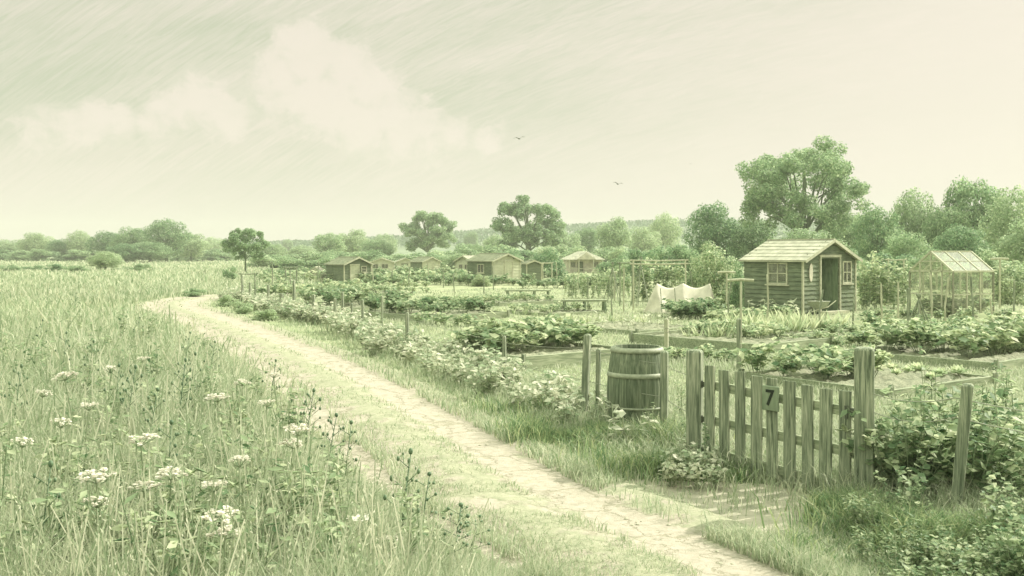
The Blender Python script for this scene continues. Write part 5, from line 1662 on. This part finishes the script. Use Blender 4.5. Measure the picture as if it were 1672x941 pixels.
big = place_tree(BIG, 1312, 220, 226, 92, 'tallest broad tree with visible limbs rising behind the open shed')
big.rotation_euler.z = 0.7
rows = [
    ('pale1', 16, 398, 66, 330, 'low pale tree cut by the left edge of the picture'), ('pale2', 60, 386, 50, 320, 'pale round tree second from the left edge'),
    ('dark1', 97, 397, 40, 300, 'small dark tree between two pale round ones at far left'), ('pale1', 131, 384, 44, 300, 'pale rounded tree left of the dark field tree cluster'),
    ('dark1', 177, 385, 58, 270, 'dark spreading tree at the left end of the field clump'), ('dark1', 218, 379, 62, 262, 'broad tree left of the tallest in the field clump'),
    ('dark1', 272, 366, 68, 255, 'tallest tree of the field clump at the left'), ('pale2', 312, 388, 52, 270, 'pale tree at the right end of the field clump'),
    ('oak2', 245, 400, 60, 245, 'low tree in front of the field clump'), ('dark1', 205, 404, 52, 240, 'squat dark tree at the foot of the field clump'),
    ('pale1', 345, 394, 46, 420, 'faint tree right of the field clump'), ('oak1', 470, 391, 20, 420, 'tiny lone round tree on the skyline left of centre'),
    ('oak2', 445, 398, 48, 220, 'low tree right of the round young tree'), ('pale1', 492, 402, 52, 215, 'low pale tree above the little glasshouse'),
    ('oak1', 537, 381, 60, 200, 'dark round tree above the lone dark shed'), ('pale2', 577, 376, 58, 215, 'paler tree of the pair above the lone dark shed'),
    ('oak2', 615, 392, 60, 190, 'shorter tree right of the pair above the dark shed'), ('pale1', 626, 384, 50, 260, 'faint tree between the pair and the open limbed tree'),
    ('open1', 700, 350, 96, 190, 'open limbed tree left of centre with splayed branches'), ('oak1', 770, 378, 26, 380, 'tiny skyline tree between the two open limbed trees'),
    ('oak2', 772, 398, 46, 170, 'low dark tree behind the curved row of huts'), ('open2', 862, 328, 116, 165, 'tall open limbed tree above the middle shed'),
    ('pale1', 815, 385, 60, 180, 'low pale growth left under the tall open limbed tree'), ('pale2', 918, 376, 62, 190, 'pale tree leaning out right of the tall open limbed tree'),
    ('pale2', 1003, 357, 62, 150, 'rounded pale tree above the white pavilion roof line'), ('pale1', 1085, 352, 60, 200, 'faint tall tree on the rise left of the big tree'),
    ('pale2', 1050, 372, 60, 190, 'pale low tree left of the faint tall one'), ('dark1', 1164, 336, 92, 100, 'dark leafy tree immediately left of the tallest tree'),
    ('oak2', 1230, 358, 80, 98, 'lower tree filling in under the left of the tallest tree'), ('oak1', 1385, 350, 90, 96, 'lower tree filling in under the right of the tallest tree'),
    ('dark1', 1432, 342, 84, 78, 'dark tree just right of the open shed roof'), ('pale1', 1490, 316, 92, 88, 'pale rounded tree above the greenhouse left end'),
    ('oak2', 1545, 338, 80, 84, 'mid height tree above the greenhouse roof'), ('oak1', 1592, 292, 112, 86, 'tall rounded tree behind the right of the greenhouse'),
    ('pale1', 1652, 313, 100, 76, 'large pale tree cut by the right edge of the picture'), ('dark1', 1570, 372, 90, 70, 'low dark tree directly behind the greenhouse'),
    ('oak2', 1480, 380, 80, 68, 'low bushy tree left behind the greenhouse'), ('pale2', 1690, 360, 110, 66, 'low pale tree at the far right edge'),
    ('pale2', 1310, 376, 130, 84, 'wide low pale growth just behind the open shed'), ('oak1', 958, 372, 46, 200, 'tree on the rise left of the rounded pale tree'),
]
for (k, px, pt, wp, Y, lab) in rows: place_tree(TREES[k], px, pt, wp, Y, lab)
place_tree(TREES['lolly'], 401, 378, 72, 95, 'round young tree on a thin bare trunk by the track bend')
place_tree(TREES['pale2'], 172, 411, 48, 108, 'small bushy tree standing alone in the hedge line of the left field')


# bushes: crown to the ground
def bush_mesh(seed, mat, nclump=18, per=6500, leaf=0.055):
    rs = random.Random(seed)
    cl = []
    for i in range(nclump):
        a = rs.uniform(0, 6.28); q = math.sqrt(rs.random()) * 0.36; r = rs.uniform(0.14, 0.24)
        top = math.sqrt(max(0.05, 1 - (q / 0.5) ** 2))
        z = max(r * 0.6, rs.uniform(0.15, 1.0) * top - r * 0.8)
        cl.append(((q * math.cos(a), q * math.sin(a), z), r))
    V, q = crown_arrays(cl, per, leaf)
    V[:, 2] = np.maximum(V[:, 2], 0.0)
    return quads_mesh('bush', [(V, q, 0)], [mat])


B = {'oak': [bush_mesh(31, M['oak']), bush_mesh(32, M['oak'])], 'pale': [bush_mesh(33, M['willow']), bush_mesh(34, M['willow'])], 'dark': [bush_mesh(35, M['yew']), bush_mesh(36, M['yew'])],
     'fine': [bush_mesh(37, M['crop'], 26, 11000, 0.038)], 'finedark': [bush_mesh(38, M['yew'], 24, 11000, 0.038)]}


def bush(kind, px, ptop, wpx, Y, label, group='bushes round the plots', dz=None):
    w = wpx / F * Y * 1.05; h = wz(ptop, Y) * 1.1
    o = link('bush', random.choice(B[kind]), None, (wx(px, Y), Y, 0), random.uniform(0, 6.28), (w, w, h))
    return tag(o, label, 'bush', group)


bush('fine', 1176, 392, 92, 39, 'large pale bush crowding the left side of the open shed')
bush('fine', 1140, 418, 60, 41, 'rounded pale bush left of the large one by the shed')
bush('finedark', 1208, 428, 40, 37.5, 'dark growth squeezed against the shed side wall')
bush('dark', 898, 400, 56, 84, 'dark rounded bush left of the white pavilion')
bush('dark', 1048, 402, 52, 72, 'dark bush above the railed frame')
bush('dark', 1092, 394, 70, 78, 'broad dark bush between the railed frame and the big tree')
bush('oak', 1010, 410, 66, 80, 'bush right of the white pavilion')
bush('pale', 1012, 418, 44, 74, 'pale low bush beside the white pavilion')
bush('oak', 1130, 404, 60, 68, 'mid green bush above the cloth tent')
bush('pale', 950, 396, 70, 120, 'pale bush rising behind the white pavilion roof')
bush('oak', 820, 410, 70, 110, 'bush behind the middle shed roof')
bush('pale', 750, 408, 60, 125, 'pale bush behind the long pale hut')
bush('oak', 700, 412, 60, 130, 'bush behind the small low gabled shed')
bush('pale', 650, 414, 70, 130, 'pale bush behind the tiny pale hut')
bush('oak', 530, 415, 60, 120, 'bush left behind the lone dark shed')
bush('oak', 470, 418, 60, 120, 'bush behind the small dark hurdle frame')
bush('dark', 376, 432, 24, 70, 'dark narrow shrub beside the round young tree')
bush('dark', 462, 438, 18, 72, 'dark upright shrub near the dark hurdle frame')
bush('oak', 436, 442, 26, 74, 'low shrub right of the round young tree')
bush('fine', 1430, 440, 60, 42, 'leafy bush right of the open shed door')
bush('fine', 1650, 446, 70, 40, 'leafy bush right of the big greenhouse')
bush('oak', 1400, 402, 70, 58, 'mid green bush behind the right corner of the open shed')
bush('dark', 1460, 408, 80, 60, 'dark bush behind the climbing beans')
bush('oak', 1545, 404, 110, 56, 'broad bush directly behind the big greenhouse')
bush('pale', 1640, 396, 100, 58, 'pale bush behind the right tee post')
bush('pale', 1330, 404, 120, 62, 'pale bush showing over the open shed roof')
bush('dark', 735, 440, 16, 78, 'dark shrub in front of the long pale hut')
bush('fine', 784, 447, 36, 61, 'scrambling shrub before the dark side of the middle shed')
bush('fine', 1640, 530, 110, 20.2, 'big leafy bush at the right edge over the timber bed')
hr = random.Random(4)
for px in range(440, 1700, 24):
    pt = 408 if px < 700 else 400
    bush(hr.choice(['oak', 'pale', 'oak', 'dark']), px + hr.uniform(-8, 8), pt + hr.uniform(-6, 7), hr.uniform(52, 84), 138 + hr.uniform(-8, 10),
         'hedge bush in the long tangled hedge behind the huts and plots', 'bushes of the long hedge')
for px in range(-20, 440, 22):
    bush(hr.choice(['oak', 'pale', 'oak', 'dark']), px + hr.uniform(-8, 8), 407 + hr.uniform(-4, 4), hr.uniform(40, 60), 235 + hr.uniform(-12, 12),
         'hedge bush under the trees on the far side of the left field', 'bushes under the far field trees')
for (px, pt, wp, lab) in [(14, 432, 44, 'low hedge bush at the left edge of the field'), (58, 432, 40, 'hedge bush left of the widest gap in the field hedge'), (88, 430, 32, 'rounder hedge bush second in the field hedge pair'),
                          (124, 433, 38, 'dark hedge bush left of the lone bushy tree'), (205, 436, 40, 'hedge bush right of the lone bushy tree'), (232, 430, 32, 'dark small bush on the second field line'),
                          (258, 440, 34, 'low hedge bush in the middle of the field hedge'), (288, 441, 30, 'hedge bush above the head of the track'), (318, 442, 30, 'hedge bush right above the head of the track'),
                          (348, 442, 34, 'hedge bush close to the dark narrow shrub')]:
    bush(random.choice(['oak', 'dark', 'oak']), px, pt, wp, 105 + random.uniform(-5, 8), lab, 'bushes of the field hedge')
for (px, pt, wp, Y, lab) in [(318, 470, 40, 47, 'low tussock bush at the outer bend of the track'), (340, 476, 30, 50, 'small tussock bush right at the bend of the track')]:
    bush('oak', px, pt, wp, Y, lab, 'tussocks at the bend')
for (px, pt, wp, py, lab) in [(378, 478, 44, 500, 'pale bush on the inner bend of the track'), (400, 488, 40, 512, 'second pale bush down the fence from the bend'), (432, 500, 44, 524, 'third pale bush down the fence from the bend')]:
    bush('pale', px, pt, wp, F * H / (py - HZ), lab, 'bushes at the fence end')

# ------------------------------------------------------------------ hills and far wood
prof = [(-700, 404), (0, 402), (150, 400), (330, 396), (420, 397), (520, 396), (600, 392), (700, 386), (800, 377), (900, 372), (1000, 366), (1100, 362), (1250, 366), (1500, 372), (1800, 376), (2500, 385)]
Yh = 620
hx_ = np.linspace(-700, 2500, 161)
top = np.interp(hx_, [p[0] for p in prof], [p[1] for p in prof])
hb = MB(); vs = []
rings = 9
for j in range(rings):
    f = j / (rings - 1)
    yy = Yh - 260 + 620 * f
    for i, px in enumerate(hx_):
        zt = wz(top[i], Yh) + 1.4 * math.sin(i * 0.9) + 1.0 * math.sin(i * 2.3)
        z = -0.5 + (zt - 1.5) * math.sin(min(f / 0.42, 1) * math.pi / 2) ** 1.3
        vs.append((wx(px, Yh), yy, z))
n = len(hx_)
hb.add(vs, [(j * n + i, j * n + i + 1, (j + 1) * n + i + 1, (j + 1) * n + i) for j in range(rings - 1) for i in range(n - 1)])
tag(hb.build('hills', M['hill'], smooth=True), 'low wooded rise along the horizon', 'hills', kind='structure')
N = 80000
f = rng.uniform(0.1, 0.46, N) ** 0.9
px = rng.uniform(-650, 2450, N)
zt = wz(np.interp(px, hx_, top), Yh)
z = -0.5 + (zt - 1.5) * np.sin(np.minimum(f / 0.42, 1) * math.pi / 2) ** 1.3
yy = Yh - 260 + 620 * f
X = (px - CX) / F * Yh
cell = vnoise(np.stack([X, yy], 1), 0.12, 77)
keep = cell > 0.15
lump = np.abs(np.sin(X * 0.16 + yy * 0.05)) ** 0.6
ctr = np.stack([X, yy, z + rng.uniform(0, 1, N) ** 0.6 * (1.2 + 2.2 * lump)], 1)[keep]
V, q = leaf_arrays(ctr, rng.normal(size=(len(ctr), 3)) + np.array([[0, -0.5, 0.6]]), rng.uniform(0.9, 2.0, len(ctr)), 0.8)
tag(link('far_wood', quads_mesh('far_wood', [(V, q, 0)], [M['farwood']])), 'far faint woodland covering the rise on the horizon', 'woodland', kind='stuff')

# ------------------------------------------------------------------ birds
def bird(px, py, span_px, Y, label, roll):
    s = span_px / F * Y / 2
    t = empty('bird', (wx(px, Y), Y, wz(py, Y)), 0.3, label, 'bird', 'birds in flight')
    b = MB()
    b.tube([(-0.25 * s * 0, -0.35 * s, 0), (0, -0.2 * s, 0.0), (0, 0.1 * s, 0), (0, 0.4 * s, 0.0), (0, 0.6 * s, 0.01)], [0.01 * s, 0.08 * s, 0.09 * s, 0.05 * s, 0.015 * s], 8)
    for k in (-1, 1):
        b.add([(0, -0.12 * s, 0.03 * s), (k * 0.5 * s, -0.16 * s, 0.3 * s), (k * s, 0.05 * s, 0.22 * s), (k * 0.5 * s, 0.1 * s, 0.27 * s), (0, 0.16 * s, 0.02 * s)],
              [(0, 1, 3, 4), (1, 2, 3)] if k > 0 else [(4, 3, 1, 0), (3, 2, 1)])
    o = b.build('body', M['feather'], t)
    sd = o.modifiers.new('shell', 'SOLIDIFY'); sd.thickness = 0.03 * s
    t.rotation_euler = (0, roll, 0.3)


bird(1009, 301, 18, 70, 'larger dark bird gliding left of the tallest tree', 0.1)
bird(848, 227, 20, 80, 'paler bird gliding higher over the middle of the plots', -0.15)
bird(1128, 268, 5, 100, 'tiny far bird near the tallest tree', 0.1)

# ------------------------------------------------------------------ stones on the track
st = MB()
rs = random.Random(5)
def stone(mb, c, r):
    b0 = len(mb.v)
    mb.ball(c, r, 7, sz=0.55)
    for i in range(b0, len(mb.v)):
        v = Vector(mb.v[i]) - Vector(c); v *= rs.uniform(0.75, 1.2); mb.v[i] = tuple(Vector(c) + v)
for i in range(420):
    k = rs.randrange(20, len(fine) - 40); side = rs.choice((-1, 1)) * rs.uniform(0.3, 1.0)
    p = fine[k] + ln[k] * side
    if p[1] > 26: continue
    stone(st, (p[0], p[1], 0.012), rs.uniform(0.006, 0.02))
tag(st.build('gravel', M['stone']), 'loose small stones lying in the wheel ruts', 'gravel', kind='stuff')

# ------------------------------------------------------------------ sky, sun, haze
sun_dir = Vector((0.88 * 0.81, 0.475 * 0.81, 0.588)).normalized()
el = math.asin(sun_dir.z); az = math.atan2(sun_dir.x, sun_dir.y)
w = bpy.data.worlds.new('World'); sc.world = w; w.use_nodes = True
nt = w.node_tree; nt.nodes.clear()
wo = nt.nodes.new('ShaderNodeOutputWorld'); bg = nt.nodes.new('ShaderNodeBackground')
nt.links.new(bg.outputs[0], wo.inputs[0])
sky = nt.nodes.new('ShaderNodeTexSky'); sky.sky_type = 'NISHITA'; sky.sun_disc = False; sky.sun_elevation = el; sky.sun_rotation = az
sky.dust_density = 2.0
bw = nt.nodes.new('ShaderNodeRGBToBW'); nt.links.new(sky.outputs[0], bw.inputs[0])
tc = nt.nodes.new('ShaderNodeTexCoord')
sp_ = nt.nodes.new('ShaderNodeSeparateXYZ'); nt.links.new(tc.outputs['Generated'], sp_.inputs[0])


def math_(op, a, b=None, c=None):
    m = nt.nodes.new('ShaderNodeMath'); m.operation = op
    for i, v in enumerate((a, b, c)):
        if v is None: continue
        if isinstance(v, (int, float)): m.inputs[i].default_value = v
        else: nt.links.new(v, m.inputs[i])
    return m.outputs[0]


U = math_('ARCTAN2', sp_.outputs[0], sp_.outputs[1]); Vv = math_('ARCSINE', sp_.outputs[2])
def sky_uv(px, py): return math.atan((px - CX) / F), math.atan((HZ - py) / math.hypot(F, px - CX))


comb = nt.nodes.new('ShaderNodeCombineXYZ'); nt.links.new(U, comb.inputs[0]); nt.links.new(Vv, comb.inputs[1])


cv = nt.nodes.new('ShaderNodeCombineXYZ'); nt.links.new(U, cv.inputs[0])
nt.links.new(math_('MULTIPLY_ADD', math_('MULTIPLY', U, U), 0.45, Vv), cv.inputs[1])


def wnoise(rot, scl, detail, rough=0.6, dist=0.0, vec=None):
    mp = nt.nodes.new('ShaderNodeMapping'); mp.inputs['Rotation'].default_value = (0, 0, rot)
    m2 = nt.nodes.new('ShaderNodeMapping'); m2.inputs['Scale'].default_value = scl
    n = nt.nodes.new('ShaderNodeTexNoise'); n.inputs['Scale'].default_value = 1; n.inputs['Detail'].default_value = detail; n.inputs['Roughness'].default_value = rough; n.inputs['Distortion'].default_value = dist
    nt.links.new((vec or comb).outputs[0], mp.inputs[0]); nt.links.new(mp.outputs[0], m2.inputs[0]); nt.links.new(m2.outputs[0], n.inputs['Vector'])
    return n.outputs['Fac']


def smooth(x, a, b):
    m = nt.nodes.new('ShaderNodeMapRange'); m.interpolation_type = 'SMOOTHSTEP'
    m.inputs['From Min'].default_value = a; m.inputs['From Max'].default_value = b
    nt.links.new(x, m.inputs['Value'])
    return m.outputs[0]


streak = smooth(wnoise(-0.4, (19, 190, 1), 8, 0.75, 1.1, cv), 0.3, 0.75)
wide = smooth(wnoise(-0.16, (2.6, 11, 1), 4, 0.55), 0.34, 0.66)
# more blue-green sky to the left and high up
leftness = smooth(math_('MULTIPLY_ADD', U, -1.0, math_('MULTIPLY', Vv, 1.4)), -0.25, 0.4)
# cumulus heap
blobs = [(505, 95, 62), (455, 120, 45), (560, 110, 50), (600, 150, 48), (640, 185, 48), (690, 205, 42), (530, 165, 62), (430, 165, 40), (740, 225, 34), (590, 205, 55), (650, 228, 40),
         (320, 165, 44), (355, 180, 42), (290, 185, 36), (385, 190, 34), (240, 205, 30), (160, 196, 34), (110, 205, 30), (200, 206, 34), (60, 212, 28), (790, 232, 26), (700, 235, 34)]
bump = wnoise(0, (34, 44, 1), 8, 0.68, 0.4)
dmin = None
for (px_, py_, r_) in blobs:
    u0, v0 = sky_uv(px_, py_)
    du = math_('SUBTRACT', U, u0); dv = math_('SUBTRACT', Vv, v0)
    dd = math_('SQRT', math_('ADD', math_('MULTIPLY', du, du), math_('MULTIPLY', dv, dv)))
    dd = math_('SUBTRACT', dd, r_ / F)
    dmin = dd if dmin is None else math_('MINIMUM', dmin, dd)
dmin = math_('ADD', dmin, math_('MULTIPLY_ADD', bump, 0.062, -0.03))
inside = smooth(dmin, 0.009, -0.006)
shade_n = smooth(wnoise(0.1, (16, 30, 1), 6, 0.6), 0.45, 0.75)
core = smooth(dmin, -0.004, -0.03)
open_f = math_('MULTIPLY', math_('ADD', math_('MULTIPLY', wide, 0.6), math_('MULTIPLY', streak, 0.7)), math_('MULTIPLY_ADD', leftness, 0.82, 0.1))
rim = math_('MULTIPLY', smooth(dmin, -0.02, 0.0), smooth(wnoise(0.5, (26, 26, 1), 5, 0.6), 0.4, 0.6))
cloud_f = math_('MULTIPLY_ADD', rim, 0.45, math_('MULTIPLY', shade_n, math_('MULTIPLY_ADD', core, -0.1, 0.24)))
mx = nt.nodes.new('ShaderNodeMix'); mx.data_type = 'FLOAT'
nt.links.new(inside, mx.inputs[0]); nt.links.new(open_f, mx.inputs[2]); nt.links.new(cloud_f, mx.inputs[3])
fac = mx.outputs[0]
# toward the horizon the air is plain cream
fac = math_('MULTIPLY', fac, smooth(Vv, -0.01, 0.13))
cm = nt.nodes.new('ShaderNodeMixRGB')
lift = math_('MULTIPLY_ADD', inside, 0.03, 1.0)
cm.inputs[1].default_value = (6.4, 5.85, 5.0, 1)
cm.inputs[2].default_value = (4.15, 4.55, 3.3, 1)
nt.links.new(fac, cm.inputs[0])
# thin high veil: most of the clear-sky brightness is evened out by haze
tint = nt.nodes.new('ShaderNodeMixRGB'); tint.blend_type = 'MULTIPLY'; tint.inputs[0].default_value = 1
nt.links.new(bw.outputs[0], tint.inputs[1]); tint.inputs[2].default_value = (1.05, 0.98, 0.86, 1)
veil = nt.nodes.new('ShaderNodeMixRGB'); veil.inputs[0].default_value = 0.86
nt.links.new(tint.outputs[0], veil.inputs[1]); nt.links.new(cm.outputs[0], veil.inputs[2])
# added fill light: unseen sky above the frame, brightened and tinted greenish
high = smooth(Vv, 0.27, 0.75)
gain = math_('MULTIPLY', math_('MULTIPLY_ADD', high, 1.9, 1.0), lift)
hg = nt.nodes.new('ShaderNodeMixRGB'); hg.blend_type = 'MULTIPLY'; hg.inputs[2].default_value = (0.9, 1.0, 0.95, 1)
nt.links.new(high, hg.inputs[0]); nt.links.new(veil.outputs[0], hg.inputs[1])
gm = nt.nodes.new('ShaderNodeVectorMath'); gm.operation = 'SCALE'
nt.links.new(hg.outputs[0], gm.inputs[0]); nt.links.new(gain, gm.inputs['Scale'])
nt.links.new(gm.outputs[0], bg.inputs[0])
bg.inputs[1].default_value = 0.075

sl_ = bpy.data.lights.new('sun', 'SUN'); sl_.energy = 3.7; sl_.angle = R(0.6); sl_.color = (1.0, 0.93, 0.83)
so = bpy.data.objects.new('sun', sl_); col.objects.link(so)
so.rotation_euler = sun_dir.to_track_quat('Z', 'Y').to_euler(); so.location = (60, 40, 60)

hz_m, hnt, hout = new_mat('summer haze')
pvn = hnt.nodes.new('ShaderNodeVolumePrincipled'); pvn.inputs['Color'].default_value = (0.68, 0.69, 0.66, 1); pvn.inputs['Density'].default_value = 0.0008; pvn.inputs['Anisotropy'].default_value = 0.0
hnt.links.new(pvn.outputs[0], hout.inputs['Volume'])
hzb = MB(); hzb.box((0, 500, 19), (2900, 1500, 40))
tag(hzb.build('haze', hz_m), 'thin pale summer haze over the fields', 'haze', kind='stuff')

cam = bpy.data.cameras.new('camera'); cam.lens = 35; cam.sensor_width = 36; cam.clip_end = 5000; cam.clip_start = 0.05
cam.shift_y = -(470.5 - HZ) / 1672
co = bpy.data.objects.new('camera', cam); col.objects.link(co); co.location = (0, 0, H); co.rotation_euler = (R(90), 0, 0)
sc.camera = co
sc.view_settings.view_transform = 'Standard'; sc.view_settings.look = 'None'; sc.view_settings.gamma = 1
sc.view_settings.exposure = 0.9
sc.cycles.max_bounces = 6; sc.cycles.diffuse_bounces = 3; sc.cycles.transmission_bounces = 4; sc.cycles.transparent_max_bounces = 12; sc.cycles.volume_bounces = 1
